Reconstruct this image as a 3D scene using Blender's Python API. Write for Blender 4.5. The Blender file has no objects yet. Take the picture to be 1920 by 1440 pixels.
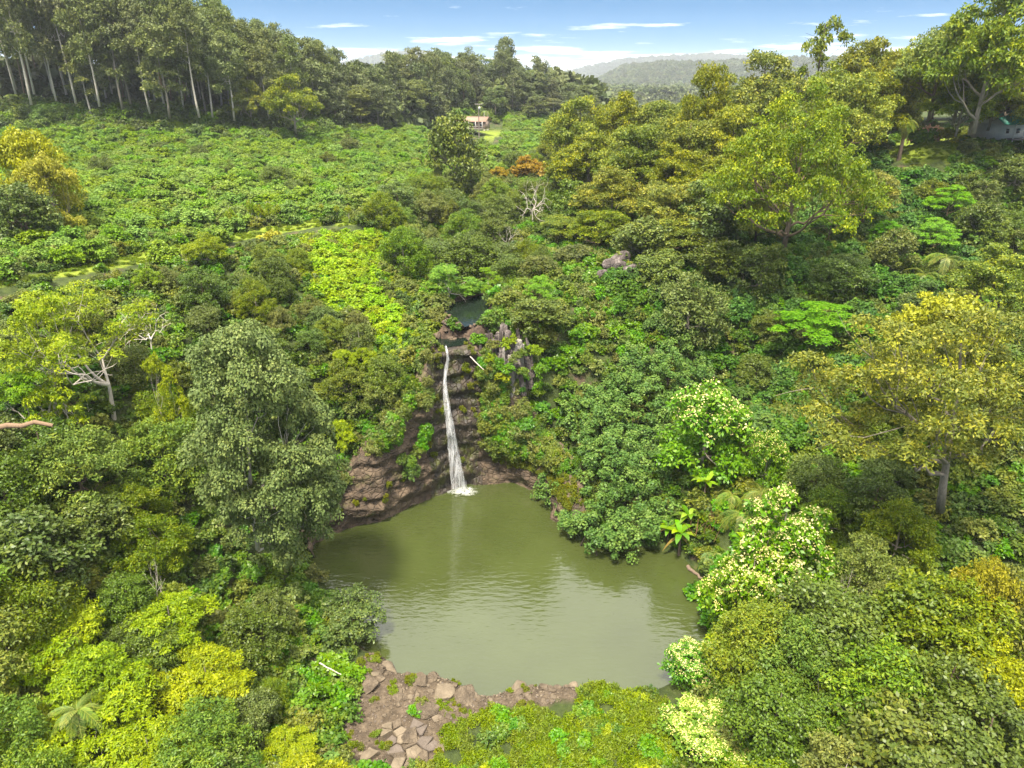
import bpy, bmesh, math, random
import numpy as np
from mathutils import Vector, Matrix

R = math.radians
S = bpy.context.scene
COL = S.collection

# ------------------------------------------------------------------ camera
CAMZ, PITCH, F = 50.0, R(23.2), 1333.0          # focal length in photograph pixels (1920 wide)
CP, SP = math.cos(PITCH), math.sin(PITCH)
cam = bpy.data.cameras.new('camera'); cam_o = bpy.data.objects.new('camera', cam); COL.objects.link(cam_o)
cam.sensor_width = 36.0; cam.lens = 36.0 * F / 1920.0
cam.clip_start = 0.5; cam.clip_end = 20000
cam_o.location = (0, 0, CAMZ); cam_o.rotation_euler = (R(90) - PITCH, 0, 0)
S.camera = cam_o

# ------------------------------------------------------------------ light and sky
SUN_EL, SUN_AZ = R(66), R(205)      # azimuth clockwise from +Y: behind the camera, to the left
sdir = Vector((math.sin(SUN_AZ) * math.cos(SUN_EL), math.cos(SUN_AZ) * math.cos(SUN_EL), math.sin(SUN_EL)))
sun = bpy.data.lights.new('sun', 'SUN'); sun.energy = 4.5; sun.angle = R(8.0); sun.color = (1.0, 0.92, 0.78)
sun_o = bpy.data.objects.new('sun', sun); COL.objects.link(sun_o)
sun_o.rotation_euler = sdir.to_track_quat('Z', 'Y').to_euler(); sun_o.location = (-60, -60, 160)

W = bpy.data.worlds.new('World'); S.world = W; W.use_nodes = True
def build_world():
    nt = W.node_tree; N = nt.nodes; L = nt.links; N.clear()
    out = N.new('ShaderNodeOutputWorld'); bg = N.new('ShaderNodeBackground')
    tc = N.new('ShaderNodeTexCoord'); sep = N.new('ShaderNodeSeparateXYZ'); L.new(tc.outputs['Generated'], sep.inputs[0])
    def math_(op, a, b=None, clamp=False):
        n = N.new('ShaderNodeMath'); n.operation = op; n.use_clamp = clamp
        for i, v in enumerate((a, b)):
            if v is None: continue
            if isinstance(v, (int, float)): n.inputs[i].default_value = v
            else: L.new(v, n.inputs[i])
        return n.outputs[0]
    # the clear blue of the photograph sits low over the horizon: look the sky up at a steeper angle
    zz = math_('ADD', math_('MULTIPLY', math_('MAXIMUM', sep.outputs[2], 0.0), 3.4), 0.10)
    cv = N.new('ShaderNodeCombineXYZ'); L.new(sep.outputs[0], cv.inputs[0]); L.new(sep.outputs[1], cv.inputs[1]); L.new(zz, cv.inputs[2])
    nv = N.new('ShaderNodeVectorMath'); nv.operation = 'NORMALIZE'; L.new(cv.outputs[0], nv.inputs[0])
    sky = N.new('ShaderNodeTexSky'); sky.sky_type = 'NISHITA'; sky.sun_disc = False
    sky.sun_elevation = SUN_EL; sky.sun_rotation = SUN_AZ; sky.air_density = 1.0; sky.dust_density = 0.1; sky.ozone_density = 1.6
    L.new(nv.outputs[0], sky.inputs[0])
    # clouds on a flat layer
    zc = math_('ADD', math_('MAXIMUM', sep.outputs[2], 0.0), 0.035)
    px = math_('DIVIDE', sep.outputs[0], zc); py = math_('DIVIDE', sep.outputs[1], zc)
    cc = N.new('ShaderNodeCombineXYZ'); L.new(px, cc.inputs[0]); L.new(py, cc.inputs[1])
    n1 = N.new('ShaderNodeTexNoise'); n1.inputs['Scale'].default_value = 0.55; n1.inputs['Detail'].default_value = 8; n1.inputs['Roughness'].default_value = 0.6
    L.new(cc.outputs[0], n1.inputs['Vector'])
    # share of cloud by elevation: a bank on the horizon, a clear gap, a broken layer overhead
    cr = N.new('ShaderNodeValToRGB'); e = cr.color_ramp.elements
    e[0].position = 0.0; e[0].color = (.30,)*3 + (1,); e[1].position = 1.0; e[1].color = (.48,)*3 + (1,)
    for p, v in ((.022, .20), (.040, .09), (.07, .03), (.12, .02), (.24, .10), (.42, .20), (.56, .46)):
        q = e.new(p); q.color = (v, v, v, 1)
    L.new(sep.outputs[2], cr.inputs[0])
    cov = math_('MULTIPLY', math_('SUBTRACT', math_('ADD', n1.outputs[0], cr.outputs[0]), 0.62), 5.0, True)
    mix = N.new('ShaderNodeMixRGB'); hsv = N.new('ShaderNodeHueSaturation'); hsv.inputs['Saturation'].default_value = 1.5; hsv.inputs['Hue'].default_value = .488; hsv.inputs['Value'].default_value = 1.5; L.new(sky.outputs[0], hsv.inputs['Color'])
    L.new(cov, mix.inputs[0]); L.new(hsv.outputs[0], mix.inputs[1]); mix.inputs[2].default_value = (23, 22.6, 22, 1)
    L.new(mix.outputs[0], bg.inputs[0]); bg.inputs[1].default_value = 0.05
    L.new(bg.outputs[0], out.inputs[0])
build_world()
S.view_settings.view_transform = 'Standard'; S.view_settings.look = 'None'
S.view_settings.exposure = 1.28; S.view_settings.gamma = 1.0; S.view_settings.use_curve_mapping = False
S.render.engine = 'CYCLES'
S.cycles.max_bounces = 6; S.cycles.diffuse_bounces = 3; S.cycles.glossy_bounces = 2; S.cycles.transmission_bounces = 4
S.cycles.transparent_max_bounces = 12; S.cycles.volume_bounces = 0; S.cycles.sample_clamp_indirect = 6.0
S.cycles.caustics_reflective = False; S.cycles.caustics_refractive = False
S.cycles.use_denoising = True; S.cycles.denoiser = "OPENIMAGEDENOISE"
try: S.cycles.use_adaptive_sampling = False
except Exception: pass

# ------------------------------------------------------------------ projection helpers
def ray(u, v):
    xn, yn = (u - 960.0) / F, (720.0 - v) / F
    return np.array((xn, CP + yn * SP, -SP + yn * CP))
def at(u, v, Y):
    d = ray(u, v); t = Y / d[1]
    return np.array((d[0] * t, Y, CAMZ + d[2] * t))
def atz(u, v, z):
    d = ray(u, v); t = (z - CAMZ) / d[2]
    return np.array((d[0] * t, d[1] * t, z))
def proj(x, y, z):
    dz = z - CAMZ
    dep = y * CP - dz * SP
    up = y * SP + dz * CP
    dep = np.maximum(dep, 0.5)
    return 960 + F * x / dep, 720 - F * up / dep, dep
def in_poly(px, py, poly):
    px = np.asarray(px, float); py = np.asarray(py, float)
    ins = np.zeros(px.shape, bool); n = len(poly); j = n - 1
    for i in range(n):
        xi, yi = poly[i]; xj, yj = poly[j]
        c = ((yi > py) != (yj > py)) & (px < (xj - xi) * (py - yi) / ((yj - yi) or 1e-9) + xi)
        ins ^= c; j = i
    return ins
def seg_dist(px, py, poly, closed=True):
    best = np.full(np.shape(px), 1e9); idx = np.zeros(np.shape(px), int); par = np.zeros(np.shape(px))
    n = len(poly)
    for i in range(n if closed else n - 1):
        ax, ay = poly[i]; bx, by = poly[(i + 1) % n]
        dx, dy = bx - ax, by - ay; l2 = dx * dx + dy * dy + 1e-12
        t = np.clip(((px - ax) * dx + (py - ay) * dy) / l2, 0, 1)
        d = np.hypot(px - ax - t * dx, py - ay - t * dy)
        m = d < best
        best = np.where(m, d, best); idx = np.where(m, i, idx); par = np.where(m, t, par)
    return best, idx, par
def sstep(a, b, x):
    t = np.clip((x - a) / (b - a), 0, 1); return t * t * (3 - 2 * t)

# ------------------------------------------------------------------ value noise
def _hash(ix, iy, iz, seed):
    h = (ix.astype(np.int64) * 374761393 + iy.astype(np.int64) * 668265263 + iz.astype(np.int64) * 2147483647 + seed * 974711) & 0x7fffffff
    h = ((h ^ (h >> 13)) * 1274126177) & 0x7fffffff
    h = h ^ (h >> 16)
    return (h & 0xffff) / 65535.0
def vnoise(x, y, z, seed=0):
    x, y, z = np.broadcast_arrays(np.asarray(x, float), np.asarray(y, float), np.asarray(z, float))
    fx, fy, fz = np.floor(x), np.floor(y), np.floor(z)
    tx, ty, tz = x - fx, y - fy, z - fz
    tx = tx * tx * (3 - 2 * tx); ty = ty * ty * (3 - 2 * ty); tz = tz * tz * (3 - 2 * tz)
    r = 0
    for dx in (0, 1):
        for dy in (0, 1):
            for dz in (0, 1):
                w = (tx if dx else 1 - tx) * (ty if dy else 1 - ty) * (tz if dz else 1 - tz)
                r = r + w * _hash(fx + dx, fy + dy, fz + dz, seed)
    return r * 2 - 1
def fbm(x, y, z, o=4, seed=0):
    r = 0; a = 0.5; f = 1.0
    for k in range(o):
        r = r + a * vnoise(np.asarray(x) * f, np.asarray(y) * f, np.asarray(z) * f, seed + k); a *= 0.5; f *= 2.03
    return r

# ------------------------------------------------------------------ object helpers
def tag(o, label=None, cat=None, group=None, kind=None):
    if label: o['label'] = label
    if cat: o['category'] = cat
    if group: o['group'] = group
    if kind: o['kind'] = kind
    return o
def empty(name, loc=(0, 0, 0), rz=0):
    o = bpy.data.objects.new(name, None); COL.objects.link(o)
    o.location = loc; o.rotation_euler = (0, 0, rz); o.empty_display_size = 0.3
    return o
def obj(name, me, parent=None, loc=(0, 0, 0)):
    o = bpy.data.objects.new(name, me); COL.objects.link(o); o.location = loc
    if parent: o.parent = parent
    return o
def mesh_np(name, verts, faces, mat=None, tint=None, smooth=False, fmat=None):
    """faces: (n,k) int array or list of such arrays"""
    if not isinstance(faces, list): faces = [faces]
    faces = [np.asarray(f, np.int32) for f in faces if len(f)]
    me = bpy.data.meshes.new(name)
    verts = np.asarray(verts, np.float32)
    me.vertices.add(len(verts)); me.vertices.foreach_set('co', verts.ravel())
    nl = sum(f.size for f in faces); npol = sum(len(f) for f in faces)
    me.loops.add(nl); me.loops.foreach_set('vertex_index', np.concatenate([f.ravel() for f in faces]))
    me.polygons.add(npol)
    tot = np.concatenate([np.full(len(f), f.shape[1], np.int32) for f in faces])
    st = np.concatenate([[0], np.cumsum(tot)[:-1]]).astype(np.int32)
    me.polygons.foreach_set('loop_start', st)
    try: me.polygons.foreach_set('loop_total', tot)
    except Exception: pass
    if smooth: me.polygons.foreach_set('use_smooth', np.ones(npol, bool))
    if mat is not None:
        for m in (mat if isinstance(mat, (list, tuple)) else [mat]): me.materials.append(m)
    if fmat is not None: me.polygons.foreach_set('material_index', np.asarray(fmat, np.int32))
    me.update(calc_edges=True)
    if tint is not None:
        a = me.attributes.new('tint', 'FLOAT', 'FACE'); a.data.foreach_set('value', np.asarray(tint, np.float32))
    return me
class MB:
    """collects quads and triangles for one mesh"""
    def __init__(s): s.v = []; s.q = []; s.t = []; s.n = 0
    def add(s, v, f):
        v = np.asarray(v, float); f = np.asarray(f, int)
        s.v.append(v)
        (s.q if f.shape[1] == 4 else s.t).append(f + s.n); s.n += len(v)
    def tube(s, pts, rad, n=6, cap=True):
        pts = np.asarray(pts, float); rad = np.broadcast_to(rad, (len(pts),)).astype(float)
        m = len(pts); tan = np.gradient(pts, axis=0); tan /= (np.linalg.norm(tan, axis=1)[:, None] + 1e-9)
        ref = np.array((0.0, 0, 1)) if abs(tan[0, 2]) < .8 else np.array((1.0, 0, 0))
        sd = np.cross(tan, ref); sd /= (np.linalg.norm(sd, axis=1)[:, None] + 1e-9); up = np.cross(sd, tan)
        a = np.arange(n) * 2 * np.pi / n
        ring = pts[:, None] + rad[:, None, None] * (np.cos(a)[None, :, None] * sd[:, None] + np.sin(a)[None, :, None] * up[:, None])
        i, j = np.meshgrid(np.arange(m - 1), np.arange(n), indexing='ij'); j2 = (j + 1) % n
        f = np.stack([i * n + j, i * n + j2, (i + 1) * n + j2, (i + 1) * n + j], -1).reshape(-1, 4)
        s.add(ring.reshape(-1, 3), f)
    def box(s, c, d, rz=0, rx=0):
        x, y, z = np.array(d) / 2
        v = np.array([(-x, -y, -z), (x, -y, -z), (x, y, -z), (-x, y, -z), (-x, -y, z), (x, -y, z), (x, y, z), (-x, y, z)])
        if rx: v = v @ np.array(Matrix.Rotation(rx, 3, 'X')).T
        if rz: v = v @ np.array(Matrix.Rotation(rz, 3, 'Z')).T
        s.add(v + np.array(c), [(0, 3, 2, 1), (4, 5, 6, 7), (0, 1, 5, 4), (1, 2, 6, 5), (2, 3, 7, 6), (3, 0, 4, 7)])
    def mesh(s, name, mat, smooth=False):
        fs = []
        if s.q: fs.append(np.concatenate(s.q))
        if s.t: fs.append(np.concatenate(s.t))
        return mesh_np(name, np.concatenate(s.v), fs, mat, smooth=smooth)
    def build(s, name, mat, parent=None, smooth=False, loc=(0, 0, 0)):
        return obj(name, s.mesh(name, mat, smooth), parent, loc)

# ------------------------------------------------------------------ materials
MATS = {}
def newmat(name):
    m = bpy.data.materials.new(name); m.use_nodes = True; m.node_tree.nodes.clear(); MATS[name] = m
    return m, m.node_tree.nodes, m.node_tree.links
def ramp(N, stops):
    n = N.new('ShaderNodeValToRGB'); e = n.color_ramp.elements
    for k, (p, c) in enumerate(stops):
        q = e[k] if k < 2 else e.new(p)
        q.position = p; q.color = tuple(c) + (1,)
    return n
def foliage(name, dark, mid, lite, transl=0.3, rough=0.45, spec=0.35, vary=0.2, huev=0.03):
    """leaf colours run from old to young leaves (the mesh attribute tint, random per leaf and twig)"""
    m, N, L = newmat(name)
    at_ = N.new('ShaderNodeAttribute'); at_.attribute_name = 'tint'
    k = 1.3; dark, mid, lite = ([min(c * k * w, .85) for c, w in zip(q, (1.07, 1.0, .86))] for q in (dark, mid, lite))
    rp = ramp(N, [(0.0, dark), (1.0, lite), (0.5, mid)]); L.new(at_.outputs['Fac'], rp.inputs[0])
    oi = N.new('ShaderNodeObjectInfo')
    hs = N.new('ShaderNodeHueSaturation'); L.new(rp.outputs[0], hs.inputs['Color'])
    def mr(sock, lo, hi, mul=1.0):
        a = N.new('ShaderNodeMath'); a.operation = 'MULTIPLY'; a.inputs[1].default_value = mul; L.new(sock, a.inputs[0])
        f = N.new('ShaderNodeMath'); f.operation = 'FRACT'; L.new(a.outputs[0], f.inputs[0])
        r = N.new('ShaderNodeMapRange'); r.inputs['To Min'].default_value = lo; r.inputs['To Max'].default_value = hi
        L.new(f.outputs[0], r.inputs['Value']); return r.outputs[0]
    L.new(mr(oi.outputs['Random'], 0.5 - huev * .3, 0.5 + huev * .9, 1.0), hs.inputs['Hue'])
    L.new(mr(oi.outputs['Random'], 1 - vary, 1 + vary, 7.31), hs.inputs['Value'])
    L.new(mr(oi.outputs['Random'], 1.04, 1.24, 13.7), hs.inputs['Saturation'])
    pb = N.new('ShaderNodeBsdfPrincipled'); pb.inputs['Roughness'].default_value = rough
    pb.inputs['Specular IOR Level'].default_value = spec
    L.new(hs.outputs[0], pb.inputs['Base Color'])
    tr = N.new('ShaderNodeBsdfTranslucent'); L.new(hs.outputs[0], tr.inputs[0])
    mx = N.new('ShaderNodeMixShader'); mx.inputs[0].default_value = transl
    L.new(pb.outputs[0], mx.inputs[1]); L.new(tr.outputs[0], mx.inputs[2])
    o = N.new('ShaderNodeOutputMaterial'); L.new(mx.outputs[0], o.inputs[0])
    return m
def rocky(name, stops, scale=1.0, stretch=(1, 1, 1), bump=0.5, rough=0.85, spec=0.3, moss=None, mscale=0.35):
    m, N, L = newmat(name)
    tc = N.new('ShaderNodeTexCoord'); mp = N.new('ShaderNodeMapping'); mp.inputs['Scale'].default_value = stretch
    geo = N.new('ShaderNodeNewGeometry')
    L.new(geo.outputs['Position'], mp.inputs[0])
    n1 = N.new('ShaderNodeTexNoise'); n1.inputs['Scale'].default_value = scale; n1.inputs['Detail'].default_value = 9; n1.inputs['Roughness'].default_value = .68
    L.new(mp.outputs[0], n1.inputs['Vector'])
    rp = ramp(N, stops); L.new(n1.outputs[0], rp.inputs[0]); colr = rp.outputs[0]
    v = N.new('ShaderNodeTexVoronoi'); v.feature = 'DISTANCE_TO_EDGE'; v.inputs['Scale'].default_value = scale * 2.2
    dn = N.new('ShaderNodeMixRGB'); dn.blend_type = 'ADD'; dn.inputs[0].default_value = .35
    L.new(mp.outputs[0], dn.inputs[1]); L.new(n1.outputs[1], dn.inputs[2]); L.new(dn.outputs[0], v.inputs['Vector'])
    if moss:
        n2 = N.new('ShaderNodeTexNoise'); n2.inputs['Scale'].default_value = mscale; n2.inputs['Detail'].default_value = 7; n2.inputs['Roughness'].default_value = .65
        L.new(geo.outputs['Position'], n2.inputs['Vector'])
        r2 = ramp(N, [(moss[1], (0, 0, 0)), (moss[1] + .12, (1, 1, 1))]); L.new(n2.outputs[0], r2.inputs[0])
        mm = N.new('ShaderNodeMixRGB'); L.new(r2.outputs[0], mm.inputs[0]); L.new(colr, mm.inputs[1]); mm.inputs[2].default_value = tuple(moss[0]) + (1,)
        colr = mm.outputs[0]
    pb = N.new('ShaderNodeBsdfPrincipled'); pb.inputs['Roughness'].default_value = rough; pb.inputs['Specular IOR Level'].default_value = spec
    L.new(colr, pb.inputs['Base Color'])
    sm = N.new('ShaderNodeMath'); sm.operation = 'MINIMUM'; L.new(v.outputs['Distance'], sm.inputs[0]); sm.inputs[1].default_value = .12
    ad = N.new('ShaderNodeMath'); ad.operation = 'MULTIPLY_ADD'; L.new(sm.outputs[0], ad.inputs[0]); ad.inputs[1].default_value = 3.0; L.new(n1.outputs[0], ad.inputs[2])
    bp = N.new('ShaderNodeBump'); bp.inputs['Strength'].default_value = bump; bp.inputs['Distance'].default_value = 0.5
    L.new(ad.outputs[0], bp.inputs['Height']); L.new(bp.outputs[0], pb.inputs['Normal'])
    o = N.new('ShaderNodeOutputMaterial'); L.new(pb.outputs[0], o.inputs[0])
    return m
def plain(name, c1, c2=None, rough=0.7, scale=3.0, spec=0.3, stretch=(1, 1, 1), metal=0.0, bump=0.0):
    m, N, L = newmat(name)
    tc = N.new('ShaderNodeTexCoord'); mp = N.new('ShaderNodeMapping'); mp.inputs['Scale'].default_value = stretch
    L.new(tc.outputs['Object'], mp.inputs[0])
    n1 = N.new('ShaderNodeTexNoise'); n1.inputs['Scale'].default_value = scale; n1.inputs['Detail'].default_value = 6; n1.inputs['Roughness'].default_value = .65
    L.new(mp.outputs[0], n1.inputs['Vector'])
    rp = ramp(N, [(.35, c1), (.68, c2 or [x * .75 for x in c1])]); L.new(n1.outputs[0], rp.inputs[0])
    pb = N.new('ShaderNodeBsdfPrincipled'); pb.inputs['Roughness'].default_value = rough; pb.inputs['Specular IOR Level'].default_value = spec
    pb.inputs['Metallic'].default_value = metal
    L.new(rp.outputs[0], pb.inputs['Base Color'])
    if bump:
        bp = N.new('ShaderNodeBump'); bp.inputs['Strength'].default_value = bump; bp.inputs['Distance'].default_value = .1
        L.new(n1.outputs[0], bp.inputs['Height']); L.new(bp.outputs[0], pb.inputs['Normal'])
    o = N.new('ShaderNodeOutputMaterial'); L.new(pb.outputs[0], o.inputs[0])
    return m

#                       old leaf               leaf                  young leaf
foliage('f_euc',    (0.056, 0.076, 0.03), (0.1, 0.124, 0.048), (0.18, 0.195, 0.066), .22, .5, .3)
foliage('f_eucfar', (0.05, 0.07, 0.03), (0.08, 0.1, 0.043), (0.13, 0.15, 0.058), .22, .5, .3)
foliage('f_koa',    (0.05, 0.076, 0.016), (0.108, 0.14, 0.026), (0.28, 0.28, 0.046), .28, .5, .3, .14)
foliage('f_bigkoa', (0.05, 0.07, 0.018), (0.102, 0.126, 0.028), (0.235, 0.228, 0.045), .28, .5, .3, .05, .01)
foliage('f_grey',   (0.052, 0.086, 0.034), (0.092, 0.136, 0.05), (0.16, 0.2, 0.07), .20, .55, .25, .05, .01)
foliage('f_dome',   (0.042, 0.066, 0.018), (0.078, 0.108, 0.028), (0.15, 0.172, 0.038), .25, .45, .35)
foliage('f_olive',  (0.05, 0.088, 0.018), (0.1, 0.148, 0.026), (0.2, 0.23, 0.036), .28, .5, .3, .12)
foliage('f_dark',   (0.042, 0.066, 0.02), (0.074, 0.108, 0.028), (0.125, 0.155, 0.038), .25, .45, .35, .2)
foliage('f_greyol', (0.055, 0.078, 0.022), (0.1, 0.125, 0.034), (0.18, 0.19, 0.05), .25, .5, .3, .18)
foliage('f_field',  (0.062, 0.112, 0.024), (0.13, 0.2, 0.044), (0.21, 0.28, 0.066), .30, .5, .25, .14)
foliage('f_hau',    (0.034, 0.085, 0.022), (0.075, 0.15, 0.034), (0.15, 0.23, 0.058), .28, .5, .25, .05, .01)
foliage('f_slope',  (0.03, 0.066, 0.018), (0.06, 0.115, 0.03), (0.115, 0.175, 0.044), .25, .5, .2, .14)
foliage('f_fern',   (0.115, 0.18, 0.014), (0.19, 0.285, 0.022), (0.29, 0.375, 0.042), .35, .5, .3, .10)
foliage('f_bright', (0.085, 0.135, 0.012), (0.17, 0.225, 0.016), (0.29, 0.33, 0.028), .35, .5, .3, .13)
foliage('f_yellow', (0.11, 0.125, 0.018), (0.2, 0.21, 0.03), (0.33, 0.31, 0.05), .3, .5, .3, .1)
foliage('f_umbr',   (.060, .140, .018), (.120, .230, .026), (.210, .320, .045), .35, .5, .3, .1)
foliage('f_leafy',  (0.045, 0.11, 0.016), (0.09, 0.18, 0.024), (0.17, 0.26, 0.04), .35, .4, .4, .1)
foliage('f_orange', (0.13, 0.1, 0.028), (0.22, 0.145, 0.038), (0.3, 0.19, 0.045), .3, .5, .3, .08)
foliage('f_moss',   (.050, .062, .014), (.090, .105, .020), (.150, .160, .025), .25, .6, .2, .15)
foliage('f_under',  (.030, .062, .014), (.065, .105, .024), (.125, .160, .034), .25, .5, .3, .3, .03)
foliage('f_grass',  (.066, .108, .016), (.120, .172, .024), (.200, .245, .040), .35, .5, .3, .12, .012)
foliage('f_brown',  (.120, .085, .045), (.200, .145, .075), (.260, .200, .110), .2, .6, .2, .2)
foliage('f_flower', (0.4, 0.39, 0.18), (0.54, 0.52, 0.28), (0.64, 0.61, 0.39), .3, .6, .2, .05, .005)
foliage('f_pink',   (.500, .330, .270), (.620, .450, .380), (.700, .550, .480), .3, .6, .2, .05, .005)
foliage('f_banana', (.060, .130, .018), (.130, .230, .030), (.230, .320, .050), .35, .4, .45, .15)
foliage('f_frond',  (.060, .100, .030), (.110, .160, .045), (.190, .210, .065), .3, .5, .3, .1)
plain('bark_grey', (.30, .26, .21), (.17, .14, .11), .9, 5, .2, (3, 3, .6), bump=.4)
plain('bark_brown', (.20, .145, .10), (.10, .07, .05), .9, 5, .2, (3, 3, .6), bump=.4)
plain('bark_red', (.24, .16, .10), (.15, .10, .065), .9, 4, .2, (3, 3, .4), bump=.4)
plain('bark_pale', (.55, .50, .43), (.33, .28, .23), .85, 3, .2, (2, 2, .8), bump=.3)
plain('bark_white', (.62, .58, .52), (.38, .30, .22), .85, 2.2, .2, (1.5, 1.5, .8), bump=.3)
plain('bark_dark', (.085, .065, .05), (.045, .036, .03), .9, 5, .2, (3, 3, .6), bump=.4)
BARK = MATS
rocky('cliff_rock', [(.30, (.030, .023, .018)), (.74, (.215, .158, .104)), (.50, (.105, .074, .049)), (.60, (.15, .108, .070))], .55, (1, 1, 1.3), .8, .75, .35, ((.085, .090, .022), .56), .28)
rocky('wet_rock', [(.30, (.022, .018, .015)), (.72, (.12, .085, .055)), (.52, (.055, .042, .030))], .8, (1, 1, .5), .8, .4, .5, ((.070, .075, .014), .50), .5)
rocky('grey_rock', [(.28, (.045, .036, .034)), (.74, (.34, .30, .27)), (.48, (.10, .08, .072)), (.60, (.18, .15, .135))], .9, (1, 1, .45), .7, .85, .3, ((.11, .11, .03), .62), .5)
rocky('pale_rock', [(.25, (.10, .085, .075)), (.75, (.34, .31, .27))], .8, (1, 1, .5), .4, .85)
rocky('shore_rock', [(.28, (.050, .038, .026)), (.75, (.19, .148, .100)), (.5, (.105, .080, .054))], 1.1, (1, 1, 1), .5, .85)
rocky('slab_rock', [(.28, (.085, .067, .045)), (.75, (.235, .188, .130)), (.5, (.15, .118, .080))], .8, (1, 1, 1), .3, .85)
rocky('purple_rock', [(.28, (.075, .060, .048)), (.75, (.165, .132, .105))], 1.2, (1, 1, 1), .3, .85)

# ------------------------------------------------------------------ the lie of the land
# pool outline (photograph pixels on the water plane) and the height of rock rising straight from it
POOL_PX = [(600, 1026, 4.0), (640, 1002, 6.0), (685, 990, 8.5), (725, 983, 10.0), (765, 964, 12.0), (802, 941, 14.0), (830, 925, 18.2), (862, 913, 19.0),
           (898, 906, 18.8), (935, 907, 15.5), (970, 914, 11.0), (1005, 926, 7.5), (1032, 950, 5.5), (1045, 985, 4.0), (1075, 1015, 1.5), (1150, 1030, 0),
           (1225, 1035, 0), (1268, 1043, 0), (1300, 1070, 0), (1326, 1115, 0), (1334, 1160, 0), (1322, 1190, 0), (1285, 1230, 0), (1250, 1275, 0), (1190, 1303, 0),
           (1140, 1292, 0), (1100, 1280, 0), (1040, 1283, 0), (975, 1280, 0), (950, 1292, 0), (915, 1302, 0), (885, 1298, 0), (860, 1275, 0), (815, 1262, 0),
           (770, 1262, 0), (738, 1254, 0), (728, 1228, 0), (690, 1215, 0), (660, 1170, 0), (625, 1110, 0), (598, 1070, 1.5)]
POOL = [tuple(atz(u, v, 0.0)[:2]) for u, v, h in POOL_PX]
PH = np.array([h for u, v, h in POOL_PX] + [POOL_PX[0][2]])
UPOOL = [tuple(atz(u, v, 20.3)[:2]) for u, v in [(843, 573), (860, 567), (882, 562), (905, 552), (912, 566), (905, 590), (890, 606), (868, 612), (852, 602), (842, 586)]]
MPOOL = [tuple(atz(u, v, 19.0)[:2]) for u, v in [(820, 637), (845, 637), (872, 634), (874, 641), (862, 646), (838, 649), (820, 648)]]
CTRL = [(0,520,84,0),(150,500,92,0),(300,465,103,.5),(430,435,113,.5),(600,410,123,.3),(670,412,123,.3),(-200,560,78,0),
 (0,400,105,4),(300,400,112,4),(0,330,140,4),(300,330,140,4),(600,330,150,4),(800,330,165,4),(300,270,200,4),(0,270,190,4),(600,260,230,4),(-300,300,160,4),
 (300,235,245,0),(0,235,245,0),(-300,235,245,0),(500,250,245,1),(700,240,300,3),(890,237,285,0),(1000,225,370,0),(980,260,300,3),(1000,300,230,3),(990,340,190,3),(900,380,150,4),
 (870,585,93,0.6),(880,535,106,2),(780,440,125,4),(860,450,128,4),(620,450,112,1),(650,520,100,1),(720,600,92,1),(770,640,88,1.0),(500,560,88,4),(450,620,80,4),
 (600,740,78,4),(550,680,80,4),(300,650,75,4),(200,560,80,4),(50,600,72,4),(700,780,79,2.5),(130,740,65,0),(0,800,56,4),(200,950,52,6),(0,1000,47,6),(0,1200,40,6),
 (300,1250,40,6),(550,1300,41,4),(500,1150,48,6),(650,1350,43,0),(740,1400,41.5,0),(1000,1400,41,.3),(1000,1330,44.5,0.2),(1150,1340,44,0.3),(1000,1440,39,.3),(1380,1200,48,3),(1600,1200,42,7),(1900,1200,38,8),
 (1500,1000,52,6),(1400,950,60,4),(1350,900,68,3),(1795,1030,55,0),(1920,1000,50,6),(1300,620,95,4),(1050,800,81,4),(1100,900,75,4),(1200,750,84,4),(1400,700,92,4),
 (1500,500,103,3),(1500,600,95,3),(1500,700,88,3),(1700,400,120,3),(1700,500,108,3),(1700,300,140,3),(1740,265,150,0),(1850,268,150,0),(1920,400,120,4),(1920,500,100,4),
 (1900,600,80,4),(1900,750,66,4),(1150,490,108,.5),(1030,560,94,1),(1110,600,93,2),(1350,450,115,4),(1200,450,115,5),(1250,300,140,8),(1100,300,170,8),(1400,250,150,10),
 (1150,250,210,8),(1200,190,190,12),(1600,200,170,12),(1900,150,170,14),(985,590,90.5,0.3),(1000,640,87.5,.5)]
cx, cy, cz = [], [], []
for u, v, Y, c in CTRL:
    p = at(u, v, Y); cx.append(p[0]); cy.append(p[1]); cz.append(p[2] - c)
for (x, y, z) in [(-230, 300, 36), (-120, 330, 38), (0, 420, 36), (60, 380, 30), (150, 300, 38), (110, 230, 38), (180, 170, 42), (160, 100, 40), (120, 60, 34), (100, 20, 24), (70, 30, 14),
                  (-120, 20, 26), (-90, 50, 28), (-60, 20, 14), (-100, 100, 29), (-180, 120, 31), (0, 15, 1), (-20, 15, 3), (25, 15, 3), (0, 33, 1), (-8, 38, .8), (-250, 200, 33),
                  (300, 300, 44), (-400, 400, 40), (0, 600, 16), (300, 600, 18), (150, 450, 22), (60, 480, 24), (-300, 700, 42), (500, 100, 60), (-500, 50, 40), (0, -150, 2), (200, -100, 30), (-200, -100, 30)]:
    cx.append(x); cy.append(y); cz.append(z)
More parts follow.
